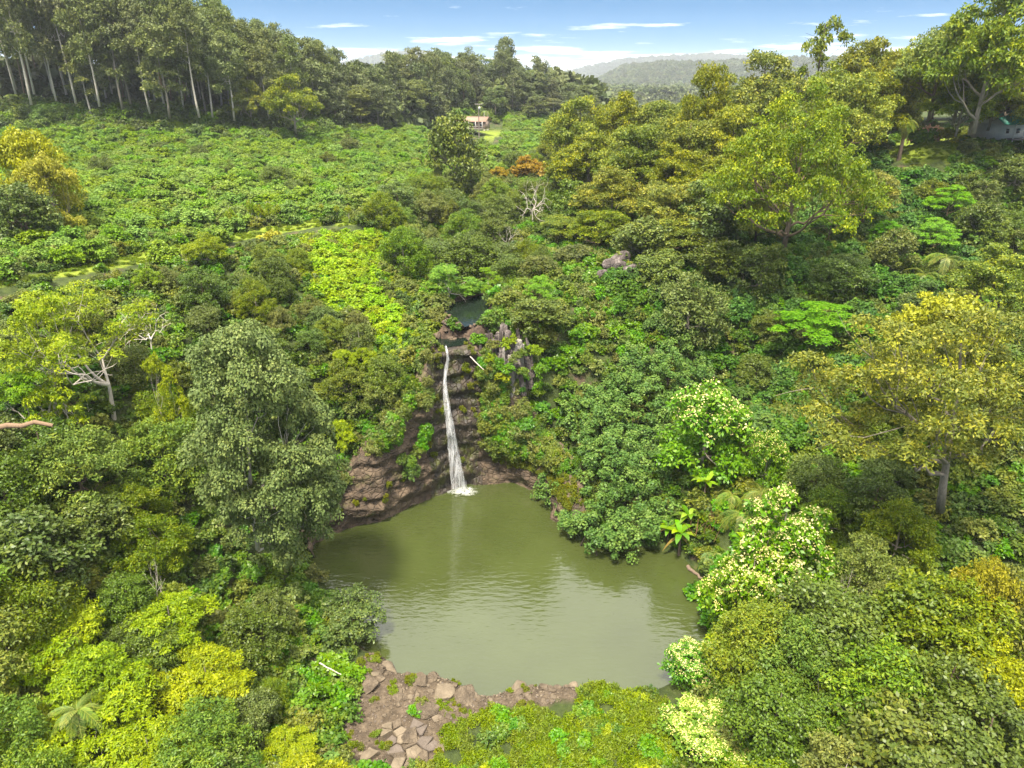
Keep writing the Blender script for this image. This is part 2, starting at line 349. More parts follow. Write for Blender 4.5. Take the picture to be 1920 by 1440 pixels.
# the rim above each rock wall
pc = np.array(POOL); cen = pc.mean(0)
area2 = sum(POOL[i][0] * POOL[(i + 1) % len(POOL)][1] - POOL[(i + 1) % len(POOL)][0] * POOL[i][1] for i in range(len(POOL)))
SGN = 1 if area2 < 0 else -1
def pool_normal(i):
    a = pc[i - 1]; b = pc[(i + 1) % len(pc)]; t = (b - a) / np.linalg.norm(b - a)
    return np.array((-t[1], t[0])) * SGN
for i, (u, v, hh) in enumerate(POOL_PX):
    p = pc[i] + pool_normal(i) * (4.4 if hh > 2 else 2.5)
    cx.append(p[0]); cy.append(p[1]); cz.append(hh + .2 if hh > 2 else 1.0)
cx, cy, cz = np.array(cx), np.array(cy), np.array(cz)
KX = np.hypot(cx[:, None] - cx[None], cy[:, None] - cy[None])
n_ = len(cx)
A_ = np.zeros((n_ + 3, n_ + 3)); A_[:n_, :n_] = -KX + np.eye(n_) * 0.8; A_[:n_, n_] = 1; A_[:n_, n_ + 1] = cx / 100; A_[:n_, n_ + 2] = cy / 100; A_[n_:, :n_] = A_[:n_, n_:].T
w_ = np.linalg.solve(A_, np.concatenate([cz, np.zeros(3)]))
def rbf(x, y):
    x = np.asarray(x, float); y = np.asarray(y, float); sh = x.shape; x = x.ravel(); y = y.ravel()
    o = np.empty(len(x))
    for k in range(0, len(x), 20000):
        xx, yy = x[k:k + 20000], y[k:k + 20000]
        o[k:k + 20000] = -np.hypot(xx[:, None] - cx[None], yy[:, None] - cy[None]) @ w_[:n_] + w_[n_] + w_[n_ + 1] * xx / 100 + w_[n_ + 2] * yy / 100
    return o.reshape(sh)
def signed(x, y, poly):
    d, i, t = seg_dist(x, y, poly)
    return np.where(in_poly(x, y, poly), -d, d), i, t
def height(x, y, detail=True):
    x = np.asarray(x, float); y = np.asarray(y, float)
    far = np.hypot(x, y - 80)
    xr = np.clip(x, -600, 600); yr = np.clip(y, -200, 800)
    h = rbf(xr, yr)
    h = h * (1 - sstep(350, 900, far)) + 18 * sstep(350, 900, far)
    s, i, t = signed(x, y, POOL)
    hh = PH[i] * (1 - t) + PH[i + 1] * t
    if detail:
        a = sstep(1, 6, s)
        h = h + a * (0.5 * vnoise(x / 7, y / 7, 0, 3) + .25 * vnoise(x / 2.5, y / 2.5, 0, 5) * (y < 160))
    cl = sstep(1.5, 3.0, hh)
    bank = -1.6 + (h + 1.6) * sstep(-1.6, 1.6, s)                     # a gentle shore
    wall = -1.6 + (h + 1.6) * sstep(3.0, 3.9, s)                      # behind a rock wall
    h = np.where(s < 8, bank * (1 - cl) + wall * cl, h)
    for poly, z in ((UPOOL, 20.3), (MPOOL, 19.0)):
        s2, _, _ = signed(x, y, poly)
        h = np.where(s2 < 1.6, z - .8 + (h - z + .8) * sstep(-.1, 1.6, s2) , h)
        h = np.where((s2 >= .25) & (s2 < 2.4) & (s > 3.1), np.maximum(h, z + .25 * sstep(.25, .7, s2)), h)
    return h

def axis(lo, hi, fine_lo, fine_hi, st, growth=1.16):
    a = list(np.arange(fine_lo, fine_hi + 1e-6, st)); d = st
    while a[-1] < hi: d *= growth; a.append(a[-1] + d)
    d = st
    while a[0] > lo: d *= growth; a.insert(0, a[0] - d)
    return np.array(a)
GX = axis(-6000, 6000, -75, 80, 0.75, 1.09); GY = axis(-3000, 9000, 33, 128, 0.75, 1.09)
gx, gy = np.meshgrid(GX, GY, indexing='ij')
gz = height(gx, gy)
def grid_faces(n, m, off=0):
    i, j = np.meshgrid(np.arange(n - 1), np.arange(m - 1), indexing='ij')
    return (np.stack([i * m + j, (i + 1) * m + j, (i + 1) * m + j + 1, i * m + j + 1], -1).reshape(-1, 4) + off)
# where the ground itself shows: shore rock, mown grass, bare soil (as places in the world)
ROCK_PX = [(640, 1440), (650, 1330), (672, 1240), (700, 1222), (742, 1225), (760, 1260), (880, 1275), (900, 1300), (950, 1296), (980, 1275), (1100, 1275), (1130, 1295), (1060, 1315), (900, 1340), (840, 1370), (815, 1440)]
LAWN_PX = [[(1672, 268), (1740, 252), (1800, 252), (1802, 274), (1790, 300), (1700, 306), (1660, 290)], [(628, 408), (672, 404), (668, 422), (630, 424)],
           [(-60, 530), (60, 515), (150, 500), (300, 466), (420, 440), (600, 408), (640, 408), (600, 425), (430, 455), (280, 492), (120, 520), (-60, 550)],
           [(890, 240), (930, 232), (950, 250), (915, 262)]]
def mask_px(polys, x, y, z):
    u, v, d = proj(x, y, z); r = np.zeros(np.shape(x), bool)
    for p in polys: r |= in_poly(u, v, p)
    return r
fr = (gy > 30) & (gy < 330)
m_rock = (mask_px([ROCK_PX], gx, gy, gz) & fr & (gy < 60)).astype(float)
m_lawn = (mask_px(LAWN_PX, gx, gy, gz) & fr & (gy > 60)).astype(float)
s_up = np.minimum(signed(gx, gy, UPOOL)[0], signed(gx, gy, MPOOL)[0])
m_wet = (s_up < 2.6).astype(float)
def ground_material():
    m, N, L = newmat('ground')
    geo = N.new('ShaderNodeNewGeometry')
    def noise(sc, det=7, ro=.65):
        n = N.new('ShaderNodeTexNoise'); n.inputs['Scale'].default_value = sc; n.inputs['Detail'].default_value = det; n.inputs['Roughness'].default_value = ro
        L.new(geo.outputs['Position'], n.inputs['Vector']); return n.outputs[0]
    def attr(nm):
        a = N.new('ShaderNodeAttribute'); a.attribute_name = nm; return a.outputs['Fac']
    def mixc(f, a, b):
        x = N.new('ShaderNodeMixRGB'); L.new(f, x.inputs[0])
        for k, s in ((1, a), (2, b)): L.new(s, x.inputs[k])
        return x.outputs[0]
    nz = noise(.8); nf = noise(.22)
    leafy = ramp(N, [(.3, (.022, .034, .010)), (.7, (.075, .098, .022)), (.5, (.045, .062, .016))]); L.new(nz, leafy.inputs[0])
    soil = ramp(N, [(.3, (.06, .042, .028)), (.7, (.16, .11, .07))]); L.new(nz, soil.inputs[0])
    rk = ramp(N, [(.28, (.034, .026, .018)), (.75, (.185, .142, .095)), (.5, (.092, .069, .046))]); L.new(noise(1.5, 10, .72), rk.inputs[0])
    gr = ramp(N, [(.3, (.10, .16, .016)), (.7, (.24, .27, .035)), (.5, (.17, .22, .02))]); L.new(noise(1.1), gr.inputs[0])
    sf = ramp(N, [(.55, (0, 0, 0)), (.66, (1, 1, 1))]); L.new(nf, sf.inputs[0])
    c = mixc(sf.outputs[0], leafy.outputs[0], soil.outputs[0])
    c = mixc(attr('rock'), c, rk.outputs[0]); c = mixc(attr('lawn'), c, gr.outputs[0])
    wr = ramp(N, [(.3, (.022, .017, .014)), (.75, (.17, .115, .075)), (.5, (.065, .045, .032))]); L.new(noise(1.3, 10, .75), wr.inputs[0]); c = mixc(attr('wet'), c, wr.outputs[0])
    pb = N.new('ShaderNodeBsdfPrincipled'); pb.inputs['Roughness'].default_value = .9; pb.inputs['Specular IOR Level'].default_value = .2
    L.new(c, pb.inputs['Base Color'])
    bp = N.new('ShaderNodeBump'); bp.inputs['Strength'].default_value = .7; bp.inputs['Distance'].default_value = .4; L.new(noise(2.2, 10, .75), bp.inputs['Height'])
    L.new(bp.outputs[0], pb.inputs['Normal'])
    o = N.new('ShaderNodeOutputMaterial'); L.new(pb.outputs[0], o.inputs[0]); return m
me = mesh_np('ground', np.stack([gx, gy, gz], -1).reshape(-1, 3), grid_faces(*gx.shape), ground_material(), smooth=True)
for nm, arr in (('rock', m_rock), ('lawn', m_lawn), ('wet', m_wet)):
    a = me.attributes.new(nm, 'FLOAT', 'POINT'); a.data.foreach_set('value', arr.ravel().astype(np.float32))
tag(obj('ground', me), 'rolling jungle ground of leaf litter, soil, grass and shore rock', kind='structure')
def gh(x, y): return float(height(np.array([x]), np.array([y]))[0])

# ------------------------------------------------------------------ water
def water_material(name, body, rough, bump, scale, gloss=.5):
    m, N, L = newmat(name)
    geo = N.new('ShaderNodeNewGeometry')
    n0 = N.new('ShaderNodeTexNoise'); n0.inputs['Scale'].default_value = .12; n0.inputs['Detail'].default_value = 4; L.new(geo.outputs['Position'], n0.inputs['Vector'])
    rp = ramp(N, [(.3, [c * .88 for c in body]), (.7, [c * 1.1 for c in body])]); L.new(n0.outputs[0], rp.inputs[0])
    pb = N.new('ShaderNodeBsdfPrincipled'); pb.inputs['Roughness'].default_value = rough; pb.inputs['IOR'].default_value = 1.45
    pb.inputs['Specular IOR Level'].default_value = gloss
    L.new(rp.outputs[0], pb.inputs['Base Color'])
    mp = N.new('ShaderNodeMapping'); mp.inputs['Scale'].default_value = (scale * .55, scale * 1.5, 1); mp.inputs['Rotation'].default_value = (0, 0, R(-8)); L.new(geo.outputs['Position'], mp.inputs[0])
    n1 = N.new('ShaderNodeTexNoise'); n1.inputs['Scale'].default_value = 1.0; n1.inputs['Detail'].default_value = 3; n1.inputs['Roughness'].default_value = .5; L.new(mp.outputs[0], n1.inputs['Vector'])
    bp = N.new('ShaderNodeBump'); bp.inputs['Strength'].default_value = 1.0; bp.inputs['Distance'].default_value = bump
    L.new(n1.outputs[0], bp.inputs['Height']); L.new(bp.outputs[0], pb.inputs['Normal'])
    o = N.new('ShaderNodeOutputMaterial'); L.new(pb.outputs[0], o.inputs[0]); return m
wm = water_material('pool_water', (.046, .058, .015), .04, .045, 1.35, 1.0)
wm2 = water_material('upper_water', (.009, .015, .010), .04, .02, 1.0, .3)
def sheet(name, poly, z, grow, mat, label):
    p = np.array(poly); c = p.mean(0); out = []
    n = len(p)
    area = sum(p[i][0] * p[(i + 1) % n][1] - p[(i + 1) % n][0] * p[i][1] for i in range(n)); sg = 1 if area < 0 else -1
    for i in range(n):
        t = p[(i + 1) % n] - p[i - 1]; t /= np.linalg.norm(t); out.append(p[i] + np.array((-t[1], t[0])) * sg * grow)
    out = np.array(out)
    v = np.concatenate([[list(c) + [z]], np.c_[out, np.full(n, z)]])
    f = [(0, 1 + i, 1 + (i + 1) % n) if area > 0 else (0, 1 + (i + 1) % n, 1 + i) for i in range(n)]
    return tag(obj(name, mesh_np(name, v, np.array(f), mat)), label, kind='structure')
sheet('pool_water', POOL, 0.0, 2.4, wm, 'murky olive green water of the large plunge pool')
sheet('upper_pool_water', UPOOL, 20.3, 0.5, wm2, 'deep teal water of the small upper pool')
sheet('ledge_pool_water', MPOOL, 19.0, 0.35, wm2, 'dark water of the narrow ledge pool above the fall')

# ------------------------------------------------------------------ rock wall round the head of the pool
def cliff():
    i0, i1 = 0, 14
    pts = [pc[-1] * .5 + pc[0] * .5] + [pc[i] for i in range(i0, i1 + 1)]; hs = [3.0] + [POOL_PX[i][2] for i in range(i0, i1 + 1)]
    pts = np.array(pts); hs = np.array(hs)
    d = np.concatenate([[0], np.cumsum(np.linalg.norm(np.diff(pts, axis=0), axis=1))])
    n = int(d[-1] / .2); s = np.linspace(0, d[-1], n)
    bx = np.interp(s, d, pts[:, 0]); by = np.interp(s, d, pts[:, 1]); H = np.interp(s, d, hs)
    k = np.ones(9) / 9
    bx = np.convolve(np.pad(bx, 4, mode='edge'), k, 'valid'); by = np.convolve(np.pad(by, 4, mode='edge'), k, 'valid'); H = np.convolve(np.pad(H, 4, mode='edge'), k, 'valid')
    tx, ty = np.gradient(bx), np.gradient(by); l = np.hypot(tx, ty); nx, ny = -ty / l * SGN, tx / l * SGN
    kk = np.ones(21) / 21
    nx = np.convolve(np.pad(nx, 10, mode='edge'), kk, 'valid'); ny = np.convolve(np.pad(ny, 10, mode='edge'), kk, 'valid')
    m = 90; t = np.linspace(0, 1, m)
    T = t[None]; Z = -1.2 + (H[:, None] + 1.2) * np.minimum(T / .9, 1.0)
    back = 1.7 * np.minimum(T / .9, 1) ** 1.2 * np.minimum(1, H[:, None] / 10 + .35) + np.maximum(T - .9, 0) / .1 * 2.0
    X = bx[:, None] + nx[:, None] * back; Y = by[:, None] + ny[:, None] * back
    disp = 1.1 * fbm(X / 3.6, Y / 3.6, Z / 3.0, 5, 11) + .55 * np.abs(vnoise(X / 1.5, Y / 1.5, Z / 1.1, 17)) - .28
    led = vnoise(X / 9, Y / 9, Z / .85 + .5 * vnoise(X / 4, Y / 4, 0, 4), 23); disp = disp + .38 * led
    under = np.exp(-((Z - .4) / 1.0) ** 2) * (0.5 + .6 * vnoise(s[:, None] / 5, 0, 0, 31))        # undercut by the water
    disp = np.clip(disp + under * .9, -1.3, .95)
    X = X + nx[:, None] * disp; Y = Y + ny[:, None] * disp; Z = Z + .25 * vnoise(X / 2, Y / 2, Z / 2, 41) * (T > .05)
    global CLIFF; CLIFF = (X, Y, Z, nx, ny, s, H, np.repeat(T, n, 0))
    f = grid_faces(n, m)
    if SGN < 0: f = f[:, ::-1]
    u, v, _ = proj(X, Y, Z)
    me = mesh_np('rock_wall', np.stack([X, Y, Z], -1).reshape(-1, 3), f, [MATS['cliff_rock'], MATS['wet_rock']], smooth=False)
    uc = u[:-1, :-1].ravel() + 10 * vnoise(X[:-1, :-1].ravel(), Y[:-1, :-1].ravel(), Z[:-1, :-1].ravel() / 3, 3); 
    me.polygons.foreach_set('material_index', ((uc > 806) & (uc < 900)).astype(np.int32)); me.update()
    return tag(obj('rock_wall', me), 'brown basalt wall rising behind the pool round the waterfall', kind='structure')
cliff()

# ------------------------------------------------------------------ foliage builders
def unit(a): return a / (np.linalg.norm(a, axis=-1, keepdims=True) + 1e-9)
def leaves(rng, c, r, n, L, Wd, up=.6, droop=.0, low=.35, shell=.5, tint=None, wild=.6, fold=.12):
    """n leaves round each ellipsoid c (k,3), r (k,3); returns verts, faces, tint"""
    k = len(c); n = np.broadcast_to(n, (k,)).astype(int)
    idx = np.repeat(np.arange(k), n); N = len(idx)
    d = unit(rng.normal(size=(N, 3)))
    fl = (d[:, 2] < -.1) & (rng.random(N) > low); d[fl, 2] *= -1
    rad = shell + (1 - shell) * np.sqrt(rng.random(N))
    p = c[idx] + d * r[idx] * rad[:, None]
    nor = unit(d * .8 + np.array((0, 0, up)) + rng.normal(size=(N, 3)) * wild)
    ax = rng.normal(size=(N, 3)) + d * .6; ax[:, 2] -= droop
    ax = unit(ax - nor * (ax * nor).sum(1)[:, None] * (1 - min(droop, .8)))
    sd = unit(np.cross(nor, ax)); nn = np.cross(ax, sd)
    sz = (.65 + .7 * rng.random(N))[:, None]
    l = ax * L * sz; w = sd * Wd * .68 * sz; o = nn * Wd * fold * sz
    v = np.stack([p - l * .15, p + l * .38 + w + o, p + l * .85, p + l * .38 - w + o], 1).reshape(-1, 3)
    f = np.arange(N * 4).reshape(-1, 4)
    ct = rng.random(k) if tint is None else tint
    t = np.clip(.55 * ct[idx] + .45 * rng.random(N) + rng.normal(size=N) * .08, 0, 1)
    return v, f, t
def subclumps(rng, c, R3, n, rr, low=.25, shell=.75):
    k = len(c); n = np.broadcast_to(n, (k,)).astype(int); idx = np.repeat(np.arange(k), n); N = len(idx)
    d = unit(rng.normal(size=(N, 3))); fl = (d[:, 2] < 0) & (rng.random(N) > low); d[fl, 2] *= -1
    p = c[idx] + d * R3[idx] * (shell + (1 - shell) * rng.random(N))[:, None]
    s = R3[idx].mean(1) * rr * (.7 + .6 * rng.random(N))
    return p, s, idx
def limb_path(a, b, bend, rng, n=6):
    t = np.linspace(0, 1, n)[:, None]
    mid = a * .5 + b * .5; h = np.linalg.norm(b - a)
    ctrl = np.array((a[0] * .35 + b[0] * .65, a[1] * .35 + b[1] * .65, a[2] * .45 + b[2] * .55)) + np.array((0, 0, -bend * h)) + rng.normal(size=3) * h * .05
    return (1 - t) ** 2 * a + 2 * t * (1 - t) * ctrl + t * t * b
def skeleton(rng, H, r0, fork, cl, bend=.12, lean=(0, 0), n=7, double=False, limb_r=.5, twig=0):
    """trunk with a limb to every clump centre"""
    mb = MB(); cl = np.asarray(cl)
    top = np.array((lean[0], lean[1], H * .86))
    tz = np.linspace(-.06, 1, 9)
    axis_ = np.stack([lean[0] * tz ** 1.5 + .012 * H * np.sin(tz * 5 + rng.random() * 6), lean[1] * tz ** 1.5 + .012 * H * np.cos(tz * 4 + rng.random() * 6), tz * H * .86], -1)
    rad = r0 * (1 - tz * .82) * (1 + .35 * np.exp(-np.maximum(tz, 0) * 18))
    mb.tube(axis_, np.maximum(rad, .02), n)
    k = len(cl); m = int(np.clip(round(k / 6), 3, 12)); seeds = cl[rng.choice(k, m, replace=False)].copy()
    for _ in range(6):                                             # neighbouring clumps share a main limb
        own = np.argmin(((cl[:, None] - seeds[None]) ** 2 * np.array((1, 1, .6))).sum(-1), 1)
        for g in range(m):
            if (own == g).any(): seeds[g] = cl[own == g].mean(0)
    def from_trunk(q):
        dz = np.hypot(q[0] - top[0] * .6, q[1] - top[1] * .6)
        hz = np.clip((q[2] - dz * .85) / (H * .86), fork * (.85 + .45 * rng.random()), .9)
        return np.array([np.interp(hz, tz, axis_[:, i]) for i in range(3)]), np.interp(hz, tz, rad)
    for g in range(m):
        mine = cl[own == g]
        if not len(mine): continue
        a, ra = from_trunk(seeds[g]); lr = max(ra * limb_r * 1.15, .035)
        p = limb_path(a, seeds[g] - np.array((0, 0, .04 * H)), bend, rng, 8); p[2:-1] += rng.normal(size=(5, 3)) * .012 * H; mr = np.linspace(lr, lr * .4, 8)
        mb.tube(p, mr, 5)
        for q in mine:
            h = 3 + int(rng.random() * 4); b = limb_path(p[h], q, bend * .8, rng, 5); b[1:-1] += rng.normal(size=(3, 3)) * .008 * H
            mb.tube(b, np.linspace(mr[h] * .6, .015, 5), 4)
            for _ in range(twig):
                e = q + rng.normal(size=3) * np.array((1, 1, .6)) * .07 * H
                mb.tube(limb_path(b[3], e, bend * .5, rng, 4), np.linspace(mr[h] * .3, .012, 4), 4)
    return mb
PROTO = {}
SEEDN = [100]
def proto(name, key, crown_mat, bark_mat, H, Rr, clumps, R3, nsub, rr, nleaf, L, Wd, r0=.3, fork=.4, up=.6, droop=0., low=.3, bend=.12, lean=(0, 0), flat=1.0, subflat=.75, wild=.6, shell=.5, flower=None, limb_r=.5, twig=0, extra=None, young=.35):
    """makes the meshes of one tree; stored for later copies"""
    rng = np.random.default_rng(SEEDN[0]); SEEDN[0] += 1
    c = np.asarray(clumps(rng) if callable(clumps) else clumps, float)
    k = len(c)
    rad = (R3 * (.75 + .5 * rng.random(k)))[:, None] * np.array((1, 1, flat))
    p, s, idx = subclumps(rng, c, rad, nsub, rr, low=low)
    s3 = s[:, None] * np.array((1, 1, subflat))
    ct = np.clip(rng.random(k)[idx] * .35 + rng.random(len(p)) * .45 + young * rng.random(len(p)) ** 2, 0, 1)
    v, f, t = leaves(rng, p, s3, nleaf, L, Wd, up, droop, .35, shell, ct, wild)
    if extra is not None: v, f, t = extra(rng, v, f, t)
    crown = mesh_np('crown', v, f, MATS[crown_mat], t)
    tr = skeleton(rng, H, r0, fork, c, bend, lean, limb_r=limb_r, twig=twig).mesh('trunk', MATS[bark_mat], True)
    fl = None
    if flower:
        sel = p[:, 2] > np.quantile(p[:, 2], flower[1]); ps = p[sel] + np.array((0, 0, .6)) * s3[sel]; ss = s3[sel] * .75
        v, f, t = leaves(rng, ps, ss, flower[2], flower[3], flower[3] * .5, 1.0, -.2, .1, .6, None, .7)
        fl = mesh_np('blossom', v, f, MATS[flower[0]], t)
    PROTO.setdefault(key, []).append(dict(crown=crown, trunk=tr, blossom=fl, H=H, R=Rr, name=name))
def env_dome(n, R_, z0, z1, core=.3, pw=1.0):
    def g(rng):
        out = []
        while len(out) < n:
            d = unit(rng.normal(size=3)); d[2] = abs(d[2]) ** pw * (1 if rng.random() < .8 else -.5)
            q = d * (core + (1 - core) * rng.random() ** .4)
            p = np.array((q[0] * R_, q[1] * R_, z0 + (z1 - z0) * max(q[2], -.35)))
            if all(np.linalg.norm((p - o) / np.array((1, 1, .8))) > R_ * .26 for o in out) or rng.random() < .05: out.append(p)
        return out
    return g
def env_umbrella(n, R_, z0, z1):
    def g(rng):
        out = []
        for _ in range(n * 30):
            if len(out) >= n: break
            a = rng.random() * 2 * np.pi; q = np.sqrt(rng.random())
            lay = rng.random()
            z = z0 + (z1 - z0) * ((1 - .75 * q ** 1.8) * (1 - .55 * lay ** 1.5))
            p = np.array((math.cos(a) * q * R_, math.sin(a) * q * R_, z))
            if all(np.hypot(*(p - o)[:2]) + 1.6 * abs(p[2] - o[2]) > R_ * .33 for o in out): out.append(p)
        return out
    return g
def env_euc(n, R_, z0, z1):
    def g(rng):
        out = []
        for _ in range(n * 30):
            if len(out) >= n: break
            t = rng.random() ** .8; a = rng.random() * 2 * np.pi
            rr_ = R_ * (.35 + .65 * math.sin(np.pi * min(1, .15 + t * .85)) ** .7) * np.sqrt(rng.random())
            p = np.array((math.cos(a) * rr_, math.sin(a) * rr_, z0 + (z1 - z0) * t))
            if all(np.linalg.norm(p - o) > R_ * .36 for o in out): out.append(p)
        return out
    return g

for i in range(5):
    proto('eucalyptus', 'euc', 'f_euc', ('bark_grey', 'bark_pale', 'bark_pale', 'bark_red', 'bark_pale')[i], 30, 5.5, env_euc(25, 5.0, 10.5 + 2 * (i % 3), 29), 1.9, 10, .52, 36, .58, .22, .42, .38, .5, .5, .35, .02, twig=0, limb_r=.42, subflat=.85)
for i in range(3):
    proto('eucalyptus', 'eucfar', 'f_eucfar', ('bark_brown', 'bark_grey', 'bark_pale')[i], 22, 6, env_dome(26, 5.0, 8, 20.5, .35), 1.9, 9, .5, 30, .62, .27, .36, .35, .5, .3, .4, .05)
for i in range(5):
    proto('koa_tree', 'koa', 'f_koa', ('bark_brown', 'bark_grey', 'bark_dark', 'bark_brown', 'bark_grey')[i], 15, 7.2, env_umbrella(34, 6.3, 5.0, 14.2), 1.8, 13, .5, 52, .38, .13, .34, .3, .75, .4, .25, .10, flat=.62, subflat=.62, young=.5)
for i in range(2):
    proto('layered_tree', 'koabig', 'f_koa', ('bark_brown', 'bark_grey')[i], 22, 13, env_umbrella(84, 12, 6.5, 21), 1.9, 13, .48, 46, .36, .125, .5, .3, .75, .4, .25, .10, flat=.62, subflat=.62, young=.5, limb_r=.45)
for i in range(4):
    proto('broadleaf_tree', 'dome', 'f_dome', ('bark_grey', 'bark_dark', 'bark_brown', 'bark_grey')[i], 11.5, 5.5, env_dome(34, 4.6, 3.2, 10.3, .45), 1.6, 9, .5, 36, .45, .19, .3, .3, .6, .2, .35, .05)
for i in range(4):
    proto('olive_tree', 'olive', 'f_olive', ('bark_grey', 'bark_dark', 'bark_grey', 'bark_brown')[i], 9.5, 4.8, env_dome(36, 4.1, 2.6, 8.6, .5), 1.35, 14, .44, 50, .30, .095, .24, .28, .55, .65, .35, .05, young=.4, twig=0)
for i in range(3):
    proto('dark_tree', 'dark', 'f_dark', ('bark_grey', 'bark_dark', 'bark_brown')[i], 9, 4.6, env_dome(34, 3.9, 2.4, 8.1, .5), 1.35, 12, .46, 40, .30, .13, .24, .28, .6, .2, .35, .05)
for i in range(3):
    proto('grey_green_tree', 'greyol', 'f_greyol', ('bark_grey', 'bark_white', 'bark_grey')[i], 7, 4.2, env_dome(28, 3.5, 2.2, 6.3, .45), 1.15, 10, .48, 40, .30, .10, .17, .25, .6, .3, .35, .05, twig=1)
for i in range(3):
    proto('bright_tree', 'bright', 'f_bright', ('bark_grey', 'bark_dark', 'bark_grey')[i], 7, 4.4, env_umbrella(26, 3.9, 2.0, 6.6), 1.2, 13, .46, 46, .32, .085, .18, .25, .9, .5, .2, .1, flat=.55, subflat=.5, wild=.4, young=.45)
for i in range(2):
    proto('yellow_tree', 'yellow', 'f_yellow', ('bark_grey', 'bark_brown')[i], 10, 5.2, env_dome(28, 4.4, 3, 9.2, .5), 1.45, 12, .46, 46, .34, .13, .22, .3, .7, .4, .3, .06, flat=.8)
for i in range(2):
    proto('flowering_tree', 'flower', 'f_leafy', 'bark_grey', 8.5, 3.9, env_dome(30, 3.3, 2.4, 7.7, .5), 1.15, 10, .48, 26, .42, .15, .2, .3, .6, .75, .35, .05, flower=('f_flower', .38, 17, .17))
proto('flowering_tree', 'flowerg', 'f_leafy', 'bark_grey', 8.5, 3.9, env_dome(34, 3.3, 2.2, 7.8, .5), 1.15, 11, .48, 28, .40, .14, .2, .3, .6, .75, .35, .05, flower=('f_flower', .5, 9, .18))
proto('umbrella_tree', 'umbr', 'f_umbr', 'bark_brown', 9, 6.4, env_umbrella(26, 5.9, 3.4, 8.6), 1.6, 13, .5, 44, .30, .12, .2, .35, 1.3, .0, .15, .12, flat=.3, subflat=.35, wild=.3)
for i in range(2):
    proto('orange_tree', 'orange', 'f_orange', 'bark_grey', 6, 3.4, env_dome(20, 2.7, 2.2, 5.4, .4), 1.05, 8, .5, 36, .34, .16, .15, .3)
# clouds of grey green foliage on white limbs, leaning out over the pool
def env_grey(rng):
    out = []
    while len(out) < 78:
        d = unit(rng.normal(size=3)); q = d * (.5 + .5 * rng.random() ** .5)
        zz = q[2]
        p = np.array((2.6 + q[0] * 7.2 * (1 - .25 * max(zz, 0)) + (-.8 * zz), q[1] * 6.0, 12.0 + zz * 9.0))
        if all(np.linalg.norm(p - o) > 2.1 for o in out) or rng.random() < .03: out.append(p)
    return out
proto('grey_green_giant', 'grey', 'f_grey', 'bark_white', 22, 8.5, env_grey, 1.75, 19, .42, 74, .26, .14, .34, .22, .75, .1, .2, .06, lean=(1.8, -.6), flat=.72, subflat=.62, wild=.45, shell=.7, twig=0, limb_r=.36)
# the wide spreading tree on the right
def env_big(rng):
    out = []
    for _ in range(6000):
        if len(out) >= 48: break
        d = unit(rng.normal(size=3)); d[2] = abs(d[2]) if rng.random() < .75 else -abs(d[2]) * .5
        q = d * (.35 + .65 * rng.random() ** .45)
        p = np.array((-5.2 + q[0] * 10.2, -.5 + q[1] * 7.0, 15.2 + q[2] * 8.6 - .05 * (q[0] * 4) ** 2))
        if all(np.linalg.norm((p - o) * np.array((1, 1, 1.15))) > 2.75 for o in out): out.append(p)
    return out
proto('spreading_tree', 'bigkoa', 'f_bigkoa', 'bark_grey', 24, 11, env_big, 1.75, 16, .46, 52, .33, .10, .46, .46, .7, .6, .25, .16, lean=(-3.2, 0), flat=.52, subflat=.6, young=.55, limb_r=.62, twig=1)
# sparse dark-limbed tree standing against the sky
proto('sparse_tree', 'sparse', 'f_koa', 'bark_dark', 17, 5.6, env_umbrella(15, 5.2, 5.5, 16.2), 1.15, 8, .5, 38, .44, .15, .34, .22, .7, .3, .3, .12, flat=.7, twig=2)

def flat_top(key, name, H, R_, n, crown, bark, caps, seed, dead=.4):
    """bare pale limbs with flat tufts of green at some tips"""
    rng = np.random.default_rng(seed); mb = MB(); tips = []
    def grow(a, d, ln, r, lv):
        e = a + d * ln; m = a + d * ln * .5 + rng.normal(size=3) * ln * .10
        t = np.linspace(0, 1, 5)[:, None]; pth = (1 - t) ** 2 * a + 2 * t * (1 - t) * m + t * t * e
        mb.tube(pth, np.linspace(r, r * .62, 5), 6 if lv < 2 else 4)
        if lv >= 5: tips.append(e); return
        for k in range(2 if lv else 4):
            nd = unit(d + rng.normal(size=3) * (.62 if lv else .85) + np.array((0, 0, .22 if lv < 3 else .05)))
            grow(e, nd, ln * (.70 + .2 * rng.random()), r * .62, lv + 1)
        if lv in (1, 2) and rng.random() < .6:
            nd = unit(d + rng.normal(size=3) * .9); grow(m, nd, ln * .6, r * .4, lv + 2)
    grow(np.array((0, 0, -.4)), unit(np.array((.1, 0, 1))), H * .30, H * .022, 0)
    tips = np.array(tips); sc = H / tips[:, 2].max()
    for i in range(len(mb.v)): mb.v[i] = mb.v[i] * np.array((R_ / np.abs(tips[:, :2]).max(), R_ / np.abs(tips[:, :2]).max(), sc))
    tips = tips * np.array((R_ / np.abs(tips[:, :2]).max(),) * 2 + (sc,))
    tr = mb.mesh('trunk', MATS[bark], True); cr = None
    if caps:
        live = tips[(tips[:, 2] > np.quantile(tips[:, 2], .25))]
        cx0 = caps[1]; live = live[live[:, 0] < R_ * cx0]
        p, s, idx = subclumps(rng, live, np.full((len(live), 3), caps[0]) * np.array((1, 1, .5)), 7, .5)
        v, f, t = leaves(rng, p, s[:, None] * np.array((1, 1, .55)), 34, .26, .075, .9, .1, .2, .5, None, .4)
        cr = mesh_np('crown', v, f, MATS[crown], t)
    PROTO.setdefault(key, []).append(dict(crown=cr, trunk=tr, blossom=None, H=H, R=R_, name=name))
